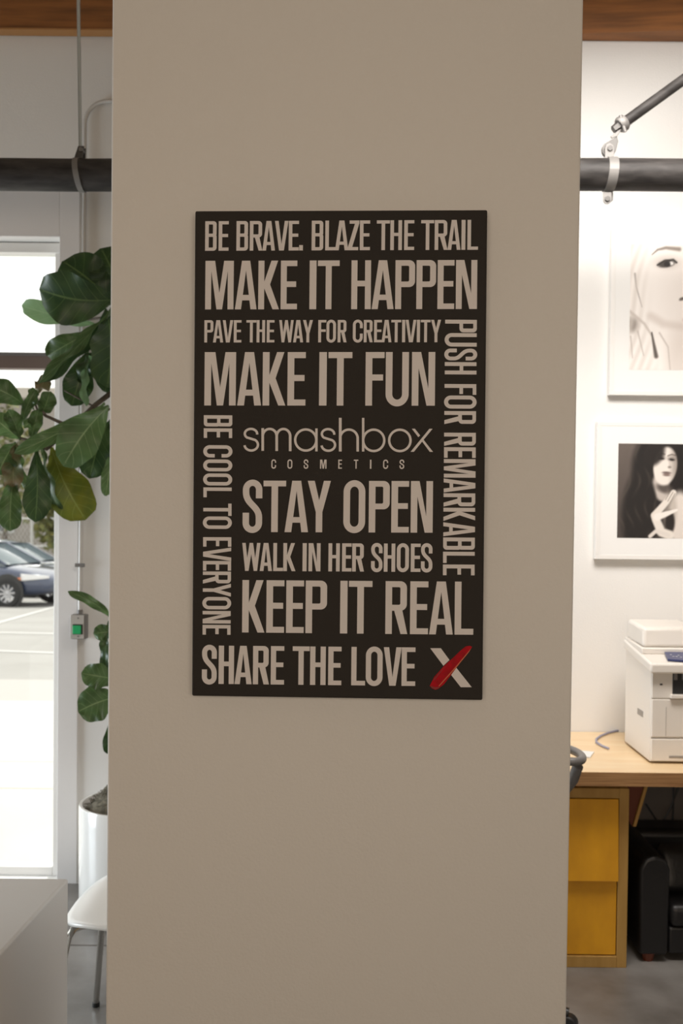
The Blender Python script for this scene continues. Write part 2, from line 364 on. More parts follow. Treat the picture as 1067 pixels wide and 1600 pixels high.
def glyph(ch, W, H, s, b):
    s *= .94; b *= .94
    r = W / 2; ov = H * .014
    if ch == 'I': return [R_(0, 0, W, H)]
    if ch == 'L': return [R_(0, 0, s, H), R_(s, H - b, W, H)]
    if ch == 'T': return [R_(0, 0, W, b), R_((W - s) / 2, b, (W + s) / 2, H)]
    if ch == 'H': return [R_(0, 0, s, H), R_(W - s, 0, W, H), R_(s, .475 * H - b / 2, W - s, .475 * H + b / 2)]
    if ch == 'E': return [R_(0, 0, s, H), R_(s, 0, W, b), R_(s, .485 * H - b / 2, W * .94, .485 * H + b / 2), R_(s, H - b, W, H)]
    if ch == 'F': return [R_(0, 0, s, H), R_(s, 0, W, b), R_(s, .475 * H - b / 2, W * .93, .475 * H + b / 2)]
    if ch == 'U': return [R_(0, 0, s, H - r), R_(W - s, 0, W, H - r)] + band(r, H - r, (r, r + ov), (r - s, r - b), 0, PI, 20)
    if ch == 'O': return [R_(0, r, s, H - r), R_(W - s, r, W, H - r)] + band(r, H - r, (r, r + ov), (r - s, r - b), 0, PI, 20) + band(r, r, (r, r + ov), (r - s, r - b), PI, 2 * PI, 20)
    if ch == 'C': return [R_(0, r, s, H - r), R_(W - s, r, W, max(H * .37, r + 1)), R_(W - s, min(H * .61, H - r - 1), W, H - r)] + band(r, H - r, (r, r + ov), (r - s, r - b), 0, PI, 20) + band(r, r, (r, r + ov), (r - s, r - b), PI, 2 * PI, 20)
    if ch == 'P':
        return [R_(0, 0, s, H)] + bowl(s, W, 0, .55 * H, s, b, .30 * W)
    if ch == 'R':
        return [R_(0, 0, s, H)] + bowl(s, W * .97, 0, .56 * H, s, b, .30 * W) + [[(W * .36, .50 * H), (W * .74, .50 * H), (W, H), (W - s * 1.03, H)]]
    if ch == 'B': return [R_(0, 0, s, H)] + bowl(s, W * .99, 0, .475 * H + b / 2, s, b, .26 * W) + bowl(s, W, .475 * H - b / 2, H, s, b, .28 * W)
    if ch == 'A':
        q = lambda y: s + (W / 2 - s) * (H - y) / (H * .8)
        return [[(0, H), (s * 1.02, H), (W / 2, .20 * H), (W / 2, 0), (.31 * W, 0)], [(W, H), (W - s * 1.02, H), (W / 2, .20 * H), (W / 2, 0), (.69 * W, 0)],
                R_(q(.815 * H) - 2, .815 * H - b * .98, W - q(.815 * H) + 2, .815 * H)]
    if ch == 'V': return [[(0, 0), (s * 1.02, 0), (W / 2, .78 * H), (W / 2, H), (.32 * W, H)], [(W, 0), (W - s * 1.02, 0), (W / 2, .78 * H), (W / 2, H), (.68 * W, H)]]
    if ch == 'Y': return [[(0, 0), (s * 1.06, 0), (W / 2, .38 * H), (W / 2, .61 * H), (W / 2 - s / 2, .61 * H)], [(W, 0), (W - s * 1.06, 0), (W / 2, .38 * H), (W / 2, .61 * H), (W / 2 + s / 2, .61 * H)], R_(W / 2 - s / 2, .61 * H, W / 2 + s / 2, H)]
    if ch == 'M':
        d = [[(0, 0), (.34 * W, 0), (W / 2, .66 * H), (W / 2, H), (.40 * W, H), (s, .21 * H)]]
        return [R_(0, 0, s, H), R_(W - s, 0, W, H)] + d + [[(W - x, y) for x, y in d[0]]]
    if ch == 'N': return [R_(0, 0, s, H), R_(W - s, 0, W, H), [(s * .5, 0), (.39 * W, 0), (W - s, .68 * H), (W - s * .5, H), (.64 * W, H), (s, .3 * H)]]
    if ch == 'K': return [R_(0, 0, s, H), [(.62 * W, 0), (.94 * W, 0), (.565 * W, .49 * H), (s * .95, .57 * H), (s * .95, .45 * H)], [(s * .95, .50 * H), (.565 * W, .49 * H), (W, H), (.69 * W, H), (s * .95, .555 * H)]]
    if ch == 'W':
        out = []
        sw = s * .92
        for (a, c) in ((sw / 2, .265 * W), (.5 * W, .265 * W), (.5 * W, .735 * W), (W - sw / 2, .735 * W)):
            out.append([(a - sw / 2, 0), (a + sw / 2, 0), (c + sw / 2, H), (c - sw / 2, H)])
        return out
    if ch == 'Z': return [R_(.14 * W, 0, W, b), R_(0, H - b, .92 * W, H), [(.62 * W, b * .9), (W, b * .9), (.38 * W, H - b * .9), (0, H - b * .9)]]
    if ch == '.': return [R_(0, H - W * 1.45, W, H)]
    if ch == 'S':
        rx, ry = (W - s) / 2, (W - b) / 2; pts = []
        cy0 = b / 2 + ry - ov
        pts += [(W - s / 2, .345 * H), (W - s / 2, cy0 + (.345 * H - cy0) * .4)] if .345 * H > cy0 else [(W - s / 2, cy0 + .02 * H)]
        pts += [(W / 2 + rx * math.cos(t), cy0 - ry * math.sin(t)) for t in [PI * i / 16 for i in range(17)]]
        ya, yb = .22 * H, .72 * H
        ya = max(ya, cy0 + 1); cy1 = H - b / 2 - ry + ov; yb = min(yb, cy1 - 1)
        for i in range(15):
            t = i / 14; u = 1 - t
            x = u ** 3 * (s / 2) + 3 * u * u * t * (s / 2) + 3 * u * t * t * (W - s / 2) + t ** 3 * (W - s / 2)
            y = u ** 3 * ya + 3 * u * u * t * (.47 * H) + 3 * u * t * t * (.49 * H) + t ** 3 * yb
            pts.append((x, y))
        pts += [(W / 2 + rx * math.cos(t), cy1 + ry * math.sin(t)) for t in [PI * i / 16 for i in range(17)]]
        pts += [(s / 2, .625 * H)] if .625 * H < cy1 else [(s / 2, cy1 - .02 * H)]
        return stroke(pts, s * .98, b * 1.1)
    return []
def flat(name, polys, m=None, off=INK, label=None):
    mb = MB()
    for i, pl in enumerate(polys):
        ar = sum(pl[k][0] * pl[(k + 1) % len(pl)][1] - pl[(k + 1) % len(pl)][0] * pl[k][1] for k in range(len(pl)))
        if ar > 0: pl = pl[::-1]
        mb.add([ppt(x, y, off + .000012 * (i % 24)) for x, y in pl], [tuple(range(len(pl)))])
    me_o = mb.build(name, m or 'ink', art, fix=False, label=label)
    return me_o
def text_line(letters, boxes, oy, yl, yr, s, b, label):
    """boxes in crop units from x=310; yl=(top,bottom) at c=40, yr=(c,top,bottom)"""
    polys = []
    for ch, (x0, x1) in zip(letters, boxes):
        xm = (x0 + x1) / 2; t = (xm - 40) / (yr[0] - 40)
        y0 = yl[0] + (yr[1] - yl[0]) * t; y1 = yl[1] + (yr[2] - yl[1]) * t
        sl = ((yr[1] - yl[0]) + (yr[2] - yl[1])) / 2 / (yr[0] - 40)
        H = y1 - y0
        for pl in glyph(ch, x1 - x0, H, s, b):
            polys.append([(310 + (x0 + x - .0095 * (y - H)) / S_, oy + (y0 + y + sl * (x0 + x - xm)) / S_) for x, y in pl])
        if label == 'single':            # widely spaced small capitals: each its own part
            flat('letter', polys); polys = []
    if not polys: return
    return flat('lettering', polys)
def vtext(letters, boxes, xo, oy, top, base, s, b):
    """rotated 90 clockwise: top/base=(x at first, x at last) crop units"""
    polys = []; Y0, Y1 = boxes[0][0], boxes[-1][1]
    for ch, (a0, a1) in zip(letters, boxes):
        for pl0 in [None]:
            t = ((a0 + a1) / 2 - Y0) / (Y1 - Y0)
            xt = top[0] + (top[1] - top[0]) * t; xb = base[0] + (base[1] - base[0]) * t; H = xt - xb
            for pl in glyph(ch, a1 - a0, H, s, b):
                polys.append([(xo + (xt - y) / S_, oy + (a0 + x + .006 * (-y + H / 2)) / S_) for x, y in pl])
    return flat('lettering', polys)
G = 1067
def g(*b): return [(x + G, y + G) for x, y in b]
text_line('BEBRAVE.BLAZETHETRAIL', [(50,137),(152,228),(287,375),(388,484),(484,580),(578,680),(683,760),(763,791),(857,945),(960,1041),(1035,1135)] +
          g((65,150),(155,232),(283,382),(386,474),(491,567),(619,717),(722,820),(820,918),(925,955),(970,1051)), 335, (52, 276), (2118, 41, 268), 29, 26, '')
text_line('MAKEITHAPPEN', [(50,265),(276,440),(452,610),(622,746),(840,892),(902,1067)] + g((90,238),(245,411),(423,572),(583,731),(743,870),(882,1043)), 335, (352, 720), (2110, 345, 717), 48, 45, '')
text_line('PAVETHEWAYFORCREATIVITY', [(44,112),(110,187),(183,262),(267,325),(362,438),(440,504),(517,575),(611,720),(717,793),(791,866),(907,968),(969,1041),(1054,1122)] +
          g((102,177),(185,253),(263,322),(320,395),(393,468),(475,499),(502,583),(587,611),(617,690),(694,770)), 490, (50, 219), (1837, 47, 217), 23, 20, '')
text_line('MAKEITFUN', [(44,282),(293,474),(485,658),(673,810),(913,970),(982,1163)] + g((197,340),(350,525),(548,724)), 490, (292, 696), (1791, 291, 698), 54, 49, '')
text_line('STAYOPEN', [(333,482),(490,661),(652,830),(825,1000)] + g((30,195),(222,380),(393,526),(540,707)), 640, (537, 926), (1774, 542, 933), 53, 46, '')
text_line('WALKINHERSHOES', [(330,468),(464,557),(566,640),(642,735),(788,819),(833,924),(984,1070)] + g((20,92),(97,187),(240,327),(337,423),(435,527),(541,615),(618,705)), 790, (281, 493), (1772, 289, 503), 30, 27, '')
text_line('KEEPITREAL', [(330,500),(513,648),(663,797),(810,972)] + g((5,60),(70,248),(348,515),(535,672),(680,860),(873,1015)), 790, (562, 958), (2082, 577, 979), 53, 48, '')
text_line('SHARETHELOVE', [(25,138),(152,268),(273,403),(412,534),(547,648),(712,840),(845,963),(982,1082)] + g((90,195),(200,327),(335,470),(471,575)), 930, (381, 671), (1642, 396, 688), 42, 37, '')
text_line('COSMETICS', [(552,588),(674,711),(797,832),(921,970),(1059,1087)] + g((110,144),(232,243),(332,370),(456,492)), 640, (377, 446), (1560, 380, 449), 9.5, 9.5, 'single')
vtext('PUSHFORREMARKABLE', [(47,142),(148,250),(265,355),(368,461),(534,615),(621,720),(739,838),(903,1003),(1013,1093),(1103,1243),(1250,1356),(1362,1463),(1472,1572),(1582,1688),(1697,1790),(1805,1890),(1902,1983)],
      530, 490, (1043, 1025), (803, 785), 31, 29)
vtext('BECOOLTOEVERYONE', [(43,128),(142,215),(270,363),(378,468),(484,575),(590,665),(712,805),(810,904),(967,1039),(1045,1147),(1147,1220),(1227,1319),(1319,1417),(1420,1514),(1526,1621),(1632,1706)],
      310, 640, (257, 243), (41, 31), 28, 27)
# rounded lower-case wordmark
def low_s(x0, x1):
    W = x1 - x0; w = 18; y0, y1 = 137, 319; r = W / 2 - w / 2; c1 = (x0 + W / 2, y0 + w / 2 + 37); c2 = (x0 + W / 2 + 2, y1 - w / 2 - 44)
    pts = [(c1[0] + (r - 4) * math.cos(t), c1[1] - 37 * math.sin(t)) for t in [-.15 + (PI * 1.32 + .0) * i / 18 for i in range(19)]]
    pts = [p for p in pts]
    p0 = pts[-1]; q = [(c2[0] + (r) * math.cos(t), c2[1] + 44 * math.sin(t)) for t in [-.95 + (PI + .85) * i / 20 for i in range(21)]]
    return stroke(pts + q, w, w)
wm = []
wm += low_s(338, 458) + low_s(922, 1042)
wm += [R_(477, 140, 497, 312), R_(583, 195, 603, 313), R_(685, 195, 705, 314)]
for cxm in (540, 644): wm += band(cxm, 200, (63 if cxm == 540 else 61, 63), (43 if cxm == 540 else 41, 45), PI, 2 * PI, 20)
wm += band(813, 229, (89, 89), (71, 71), 0, 2 * PI, 40) + [R_(885, 141, 903, 315)]
wm += [R_(1064, 60, 1085, 315), R_(1197, 215, 1216, 315)] + band(1140, 216, (76, 76), (57, 58), PI, 2 * PI, 24)
wm += [R_(1239, 60, 1257, 315)] + band(1328, 230, (89, 90), (71, 72), 0, 2 * PI, 40) + band(1526, 230, (90, 90), (72, 72), 0, 2 * PI, 40)
wm += [[(1617, 141), (1640, 141), (1680, 192), (1666, 205)], [(1750, 141), (1774, 141), (1632, 316), (1607, 316)], [(1690, 232), (1703, 221), (1777, 316), (1753, 316)]]
flat('lettering', [[(310 + x / S_, 640 + (y + .003 * (x - 338)) / S_) for x, y in pl] for pl in wm], label='thin rounded lower-case wordmark with small spaced capitals below')
X = lambda pl: [(660 + x / 11.86, 1000 + y / 11.86) for x, y in pl]
flat('cross_mark', [X([(143,152),(340,152),(500,370),(388,478)]), X([(628,515),(912,875),(710,875),(532,648)])])
flat('lipstick_smear', [X([(880,105),(920,130),(800,290),(640,500),(520,660),(400,820),(290,905),(240,922),(180,900),(135,850),(220,680),(400,480),(560,335),(700,200),(800,118)][::-1])], 'red', INK + .0003, label='red lipstick smear crossing the white diagonal bar')
flat('smear_streak', [X([(905,150),(860,225),(620,520),(310,858),(300,848),(600,510),(850,215)])], 'redpale', INK + .0006)
flat('smear_streak', [X([(500,430),(400,520),(220,740),(205,765),(215,720),(390,520)]), X([(150,840),(175,890),(240,912),(300,890),(310,862),(240,880),(190,865)])], 'reddark', INK + .0006)

# ------------------------------------------------------------------ black pipe, hangers
PY_ = 3.64
pr = .057
zl = P(80, 273.5, PY_).z; zr = P(985, 273, PY_).z
pipe = thing('black_pipe', 'thick black steel pipe running level behind the pillar', 'pipe', (0, PY_, (zl + zr) / 2))
MB().tube([(-4, 0, zl - (zl + zr) / 2 - .0), (-1, 0, zl - (zl + zr) / 2), (1, 0, zr - (zl + zr) / 2), (4, 0, zr - (zl + zr) / 2)], pr, 32).build('pipe_body', 'pipe', pipe, smooth='auto')

def strap(c, r, wdt, th, a0=0, a1=2 * PI, n=32, lean=0.0):
    """flat band around x-axis pipe, centre c; angle measured from -y (towards camera) up"""
    vs = []; fs = []
    for i in range(n + 1):
        t = a0 + (a1 - a0) * i / n
        for (rr, sx) in ((r, -1), (r, 1), (r + th, 1), (r + th, -1)):
            vs.append((c[0] + sx * wdt / 2 + lean * math.sin(t) * rr, c[1] - rr * math.cos(t), c[2] + rr * math.sin(t)))
        if i:
            o = (i - 1) * 4
            for k in range(4): fs.append((o + k, o + (k + 1) % 4, o + 4 + (k + 1) % 4, o + 4 + k))
    return MB().add(vs, fs)
hx = P(124, 265, PY_).x
hang = thing('pipe_hanger', 'thin rod hanger with flat strap holding the pipe left of the pillar', 'hanger', (0, 0, 0))
strap((hx, PY_, zl), pr, .020, .003, lean=-.14).build('strap', 'zinc', hang, smooth='auto')
tp = P(127, 235, PY_)
MB().prism([(hx - .016, PY_ - .014, zl + pr), (hx + .016, PY_ - .014, zl + pr), (hx + .02, PY_ - .012, zl + pr + .045), (hx - .002, PY_ - .012, zl + pr + .045)], (0, .004, 0)).prism([(hx - .01, PY_ + .012, zl + pr), (hx + .018, PY_ + .012, zl + pr), (hx + .02, PY_ + .012, zl + pr + .045), (hx, PY_ + .012, zl + pr + .045)], (0, .004, 0)).build('bracket', 'bolt', hang, bevel=.001)
MB().cyl((hx + .010, PY_ - .022, zl + pr + .030), (hx + .010, PY_ + .022, zl + pr + .030), .008, 6).build('bolt', 'zinc', hang)
rt = P(122.5, 0, PY_); rb = P(125.5, 226, PY_)
MB().cyl(rb + (rt - rb) * -.02, rb + (rt - rb) * ((4.30 - rb.z) / (rt.z - rb.z)), .0065, 12).build('threaded_rod', 'rod', hang, smooth='auto')

sx = P(953, 265, PY_).x
br_ = thing('sway_brace', 'slanting steel brace clamped to the pipe right of the pillar', 'brace', (0, 0, 0))
strap((sx, PY_, zr), pr, .034, .004, lean=.06).build('strap', 'zinc', br_, smooth='auto')
def disc(px, py, Y, r, th, m, name, n=20):
    c = P(px, py, Y); return MB().cyl(c, c + Vector((0, th, 0)), r, n).build(name, m, br_, bevel=.001)
def slab_px(pts, Y, th, m, name, parent, bevel=.0015):
    return MB().prism([P(x, y, Y) for x, y in pts], (0, th, 0)).build(name, m, parent, bevel=bevel)
slab_px([(942.5, 300), (956, 300), (955.5, 313), (953, 317), (949, 319), (945, 318), (942.5, 314)], PY_ - .016, .005, 'zinc', 'lower_tab', br_)
slab_px([(944.5, 300), (958, 300), (957.5, 313), (951, 318), (944.5, 314)], PY_ + .010, .005, 'zinc', 'lower_tab', br_)
disc(949.5, 310, PY_ - .022, .0105, .014, 'bolt', 'bolt', 6)
slab_px([(945, 250), (959, 250), (960, 232), (958, 226), (953, 223), (948, 225), (945.5, 231)], PY_ - .016, .005, 'zinc', 'upper_tab', br_)
disc(953.5, 231, PY_ - .022, .0105, .014, 'bolt', 'bolt', 6)
pl = [(951 + 10.5 * math.cos(t), 234 + 12 * math.sin(t)) for t in [PI * .1 + PI * 1.2 * i / 12 for i in range(13)]]
slab_px(pl + [(964, 213), (966, 220), (962, 236)], PY_ - .004, .014, 'bolt', 'swivel_plate', br_)
slab_px([(954, 213), (956, 216), (964, 213), (973, 200), (978, 193), (974, 190), (962, 207)], PY_ - .006, .006, 'zinc', 'swivel_link', br_)
A = P(966, 200, PY_); Bp = P(982, 186.5, PY_); ax = (P(1067, 125, PY_) - P(976, 191, PY_)).normalized()
ctr = P(972, 193.5, PY_)
MB().tube([ctr - ax * .014, ctr - ax * .008, ctr + ax * .008, ctr + ax * .014], [.026, .030, .030, .026], 16).build('clamp_collar', 'zinc', br_, smooth='auto')
nb = P(961, 201, PY_)
MB().tube([nb - ax * .008, nb + ax * .022], [.015, .018], 6).build('set_nut', 'bolt', br_)
MB().cyl(P(969, 180, PY_ - .02), P(977, 206, PY_ - .02), .006, 10).build('clamp_bolt', 'zinc', br_, smooth='auto')
s0 = P(976, 191, PY_)
MB().cyl(s0, s0 + ax * ((4.29 - s0.z) / ax.z), .0195, 20).build('brace_pipe', 'pipe', br_, smooth='auto')

# conduit and switch
CY = WY - .016
con = thing('conduit', 'thin painted metal conduit bending down the wall beside the glazed opening', 'conduit', (0, 0, 0))
pts = [P(124.7, 962, CY), P(131.5, 330, CY), P(132.6, 200, CY)]
c0 = P(132.6, 195, CY); rr = P(170, 158, CY); R0 = .10
cc = Vector((c0.x + R0, CY, rr.z - R0))
arc = [cc + Vector((-math.cos(t) * R0, 0, math.sin(t) * R0)) for t in [PI / 2 * i / 10 for i in range(11)]]
MB().tube(pts[:2] + arc + [Vector((.05, CY, rr.z))], .0085, 12).build('tube', mat('painted_conduit', (.60, .58, .55, 1), .45, metal=.2), con, smooth='auto')
q = P(125.6, 883, CY)
MB().box(q.x - .022, q.x + .022, CY - .0105, CY - .007, q.z - .008, q.z + .008).build('strap', 'zinc', con, bevel=.001)
q = P(124.8, 957, CY)
MB().cyl(q - Vector((0, 0, .012)), q + Vector((0, 0, .012)), .012, 12).build('connector', 'zinc', con, smooth='auto')
sw = thing('push_button_box', 'metal wall box with square green push button under the conduit', 'switch', (0, 0, 0))
a = P(110.5, 960.5, WY - .05); b = P(133.5, 999, WY - .05)
MB().box(a.x, b.x, WY - .05, WY - .001, b.z, a.z).build('box', 'zinc', sw, bevel=.004)
MB().box(a.x - .001, b.x - .006, WY - .054, WY - .05, b.z + .003, a.z - .001).build('cover_plate', mat('brushed_plate', (.55, .52, .48, 1), .4, metal=.3), sw, bevel=.001)
a2 = P(113.2, 975.5, WY - .056); b2 = P(129, 991.5, WY - .056)
MB().box(a2.x, b2.x, WY - .057, WY - .05, b2.z, a2.z).build('button_bezel', 'black_plastic', sw, bevel=.001)
MB().box(a2.x + .002, b2.x - .006, WY - .066, WY - .056, b2.z + .003, a2.z - .004).build('button', 'green_button', sw, bevel=.002)
for yy in (966, 994.5):
    c = P(122, yy, WY - .056); MB().cyl(c, c + Vector((0, .004, 0)), .0035, 10).build('screw', 'zinc', sw)

# ------------------------------------------------------------------ potted fig
px0, pyc, pr_ = -.87, 4.08, .215
lx = P(126, 1300, pyc).x; pot_c = Vector((lx + pr_, pyc, 0))
rimz = P(126, 1251, pyc).z
tree = thing('potted_fig_tree', 'large-leaved fig tree in a tall white pot beside the glazed opening', 'potted plant', pot_c)
MB().lathe([(.0, 0), (pr_ * .90, 0), (pr_ * .96, .012), (pr_, .06), (pr_ + .002, rimz - .01), (pr_ - .002, rimz), (pr_ - .012, rimz), (pr_ - .016, rimz - .01), (pr_ - .018, rimz - .08), (0, rimz - .08)], n=64).build('pot', 'white_gloss', tree, smooth='auto')
def soilf(u, v):
    r = (pr_ - .018) * u; a = 2 * PI * v
    hgt = .11 * (1 - u ** 2) + .012 * math.sin(a * 5 + u * 9) + .010 * math.sin(a * 11 + u * 23)
    return (r * math.cos(a), r * math.sin(a), rimz - .03 + hgt * (1 if u < 1 else .3))
MB().grid(10, 48, soilf).build('soil', 'soil', tree, smooth=True)
mb = MB()
for i in range(900):
    r = (pr_ - .03) * math.sqrt(random.random()); a = random.random() * 2 * PI
    p = Vector((r * math.cos(a), r * math.sin(a), rimz - .03 + .11 * (1 - (r / (pr_ - .018)) ** 2))); d = Vector((random.uniform(-1, 1), random.uniform(-1, 1), random.uniform(.1, 1.0))) * .018
    mb.tube([p, p + d * .6, p + d + Vector((random.uniform(-.01, .01), 0, -.006))], .0013, 3, caps=False)
o = mb.build('moss', 'soil', tree); o['kind'] = 'stuff'
def rel(p): return Vector(p) - pot_c
trunk_pts = [rel(pot_c + Vector((.04, 0, rimz - .05))), rel(pot_c + Vector((.06, .02, 1.0))), rel(P(195, 760, 4.0)), rel(P(190, 640, 3.95)), rel(P(196, 520, 3.95)), rel(P(210, 420, 3.95))]
trk = MB().tube(trunk_pts, [.024, .021, .018, .015, .012, .009], 12).build('trunk', 'bark', tree, smooth=True)
def branch(pts, r0):
    rel_pts = [rel(P(x, y, Y)) for x, y, Y in pts]
    MB().tube(rel_pts, [r0 * (1 - .5 * i / (len(pts) - 1)) for i in range(len(pts))], 8).build('branch', 'bark', tree, smooth=True)
branch([(192, 600, 3.95), (150, 632, 3.92), (112, 668, 3.90), (72, 702, 3.88), (52, 690, 3.85), (30, 684, 3.84)], .011)
branch([(72, 650, 3.86), (58, 640, 3.86), (52, 622, 3.86)], .006)
branch([(112, 668, 3.90), (72, 650, 3.86), (60, 632, 3.85)], .008)
branch([(196, 500, 3.95), (170, 495, 3.92), (135, 500, 3.95)], .008)
branch([(192, 620, 3.95), (165, 645, 3.88), (100, 610, 3.9)], .006)

def leaf(base, tip, width, kind, Y=(3.9, 3.85), roll=0.0, curl=.12, bend=0.0, wave=.012, shape=1.35, cup=.18):
    """base, tip: pixels; width in m; roll turns the blade about its axis; bend bows it sideways in view"""
    b = rel(P(base[0], base[1], Y[0])); t = rel(P(tip[0], tip[1], Y[1]))
    ax = t - b; Ln = ax.length; ax.normalize()
    view = (b + pot_c - CAM).normalized()
    side = ax.cross(view).normalized(); nrm = side.cross(ax).normalized()
    if nrm.dot(view) > 0: nrm = -nrm
    q = Matrix.Rotation(roll, 3, ax); side = q @ side; nrm = q @ nrm
    nu, nv = 18, 10; vs = []; uvs = []; ph = random.uniform(0, 6)
    for i in range(nu + 1):
        u = i / nu
        uc = .52 + (shape - 1.1) * .4
        hw = width / 2 * (math.sin(PI / 2 * u / uc) ** 1.05 if u < uc else math.sqrt(max(0, 1 - ((u - uc) / (1 - uc)) ** 2.3)))
        hw *= 1 - .14 * math.exp(-((u - .34) / .12) ** 2) + .035 * math.sin(u * 19 + ph)
        hw = max(hw, .003)
        for j in range(nv + 1):
            v = j / nv * 2 - 1
            p = b + ax * (u * Ln) + side * (v * hw + bend * math.sin(PI * u) * Ln) + nrm * (curl * Ln * math.sin(PI * u) + cup * hw * abs(v) + wave * math.sin(u * 15 + ph + (1.5 if v > 0 else 0)) * abs(v) ** 2)
            vs.append(p); uvs.append((u, j / nv))
    fs = [(i * (nv + 1) + j, (i + 1) * (nv + 1) + j, (i + 1) * (nv + 1) + j + 1, i * (nv + 1) + j + 1) for i in range(nu) for j in range(nv)]
    me = bpy.data.meshes.new('leaf'); me.from_pydata([tuple(v) for v in vs], [], fs)
    uvl = me.uv_layers.new(name='UVMap')
    for lp in me.loops: uvl.data[lp.index].uv = uvs[lp.vertex_index]
    me.polygons.foreach_set('use_smooth', [True] * len(me.polygons)); me.materials.append(LEAF[kind])
    o = bpy.data.objects.new('leaf', me); COL.objects.link(o); o.parent = tree
    return o
PX = 1 / 398.0
def lf(base, tip, wpx, kind, **k): return leaf(base, tip, wpx * PX, kind, **k)
lf((200, 470), (158, 388), 72, 'dark', Y=(4.02, 3.98))
lf((185, 480), (98, 408), 74, 'dark', Y=(4.0, 3.96), roll=.3)
lf((182, 468), (61, 452), 80, 'dark', Y=(3.86, 3.82), roll=-.15, bend=.05, shape=1.2)
lf((150, 508), (34, 478), 38, 'pale', Y=(4.1, 4.12), roll=.3, bend=.05)
lf((140, 518), (74, 556), 40, 'mid', Y=(4.05, 4.08))
lf((178, 478), (60, 598), 24, 'mid', Y=(3.84, 3.78), bend=.06, roll=.9, curl=.02, shape=1.1)
lf((180, 484), (58, 601), 30, 'dark', Y=(3.86, 3.81), bend=.02, roll=-.9, curl=.02, shape=1.1)
lf((166, 482), (168, 606), 72, 'dark', Y=(3.92, 3.86), roll=-.4)
lf((196, 500), (180, 620), 74, 'dark', Y=(3.98, 3.95), roll=.2)
lf((138, 548), (112, 634), 46, 'dark', Y=(3.96, 3.94))
lf((142, 556), (134, 634), 14, 'pale', Y=(3.9, 3.88), roll=.6)
lf((150, 548), (128, 600), 30, 'dark', Y=(3.93, 3.9), roll=.8)
lf((40, 634), (-22, 602), 38, 'mid', Y=(3.86, 3.8), bend=-.06)
lf((52, 640), (50, 606), 16, 'mid', Y=(3.86, 3.82), roll=.4)
lf((58, 650), (37, 668), 14, 'light', Y=(3.86, 3.82))
lf((36, 664), (54, 612), 16, 'mid', Y=(3.85, 3.8), bend=.06)
lf((62, 652), (78, 612), 28, 'mid', Y=(3.87, 3.84), roll=.3)
lf((58, 612), (72, 588), 26, 'brown', Y=(3.88, 3.84), roll=.4)
lf((32, 688), (12, 640), 26, 'mid', Y=(3.84, 3.8), roll=.3)
lf((30, 686), (-12, 650), 34, 'light', Y=(3.84, 3.8))
lf((48, 688), (60, 640), 22, 'mid', Y=(3.86, 3.84))
lf((164, 630), (22, 708), 26, 'light', Y=(3.82, 3.74), bend=.05, roll=.25, curl=.05, shape=1.25)
lf((170, 634), (99, 728), 62, 'light', Y=(3.82, 3.76), roll=.1, bend=-.03, shape=1.25)
lf((172, 655), (140, 748), 52, 'dark', Y=(3.92, 3.9), roll=.3)
lf((176, 700), (165, 775), 22, 'light', Y=(3.88, 3.86))
lf((150, 640), (140, 690), 22, 'mid', Y=(3.95, 3.9))
lf((80, 698), (134, 812), 68, 'yellow', Y=(3.90, 3.88), roll=.1, bend=-.03, shape=1.5)
lf((88, 700), (96, 760), 40, 'dark', Y=(3.93, 3.9), roll=.4)
lf((56, 700), (55, 816), 42, 'dark', Y=(3.82, 3.8), roll=-.2, shape=1.5)
lf((68, 700), (94, 800), 26, 'mid', Y=(3.86, 3.84), roll=.8, bend=.04)
lf((28, 690), (22, 772), 32, 'brown', Y=(3.83, 3.8), roll=.4)
lf((24, 690), (-4, 742), 40, 'mid', Y=(3.83, 3.8), roll=.2)
lf((34, 700), (40, 764), 16, 'light', Y=(3.84, 3.8), roll=.6)
lf((22, 740), (16, 830), 36, 'mid', Y=(3.82, 3.79), roll=.2, shape=1.5)
lf((180, 970), (106, 924), 16, 'mid', Y=(3.9, 3.84), bend=-.04, roll=.2, shape=1.2)
lf((185, 985), (146, 990), 26, 'mid', Y=(3.92, 3.9))
lf((172, 970), (166, 1048), 18, 'dark', Y=(3.92, 3.9), roll=.5)
lf((186, 1062), (127, 1052), 40, 'mid', Y=(3.9, 3.86), shape=1.1)
lf((186, 1088), (122, 1112), 56, 'mid', Y=(3.9, 3.85), shape=1.1, bend=-.04)
lf((176, 1120), (168, 1178), 20, 'dark', Y=(3.92, 3.9))

# ------------------------------------------------------------------ white counter front left
cz = .75
cA = PZ(107, 1372.5, cz); cB = PZ(0, 1490, cz)
dr = (cA - cB); dr.z = 0; dr.normalize(); lft = Vector((-dr.y, dr.x, 0))
ctn = thing('white_counter', 'plain white solid-sided counter in the front left corner', 'counter', (cA.x, cA.y, 0))
o1 = Vector((0, 0, 0)); o2 = -dr * 1.3; lft = Vector((-1, 0, 0))
q = [o1, o2, o2 + lft * 1.4, o1 + lft * 1.4]
MB().hexa([p + Vector((0, 0, 0)) for p in q], [p + Vector((0, 0, cz)) for p in q]).build('counter_body', 'counter', ctn, bevel=.006, seg=3, smooth='auto')

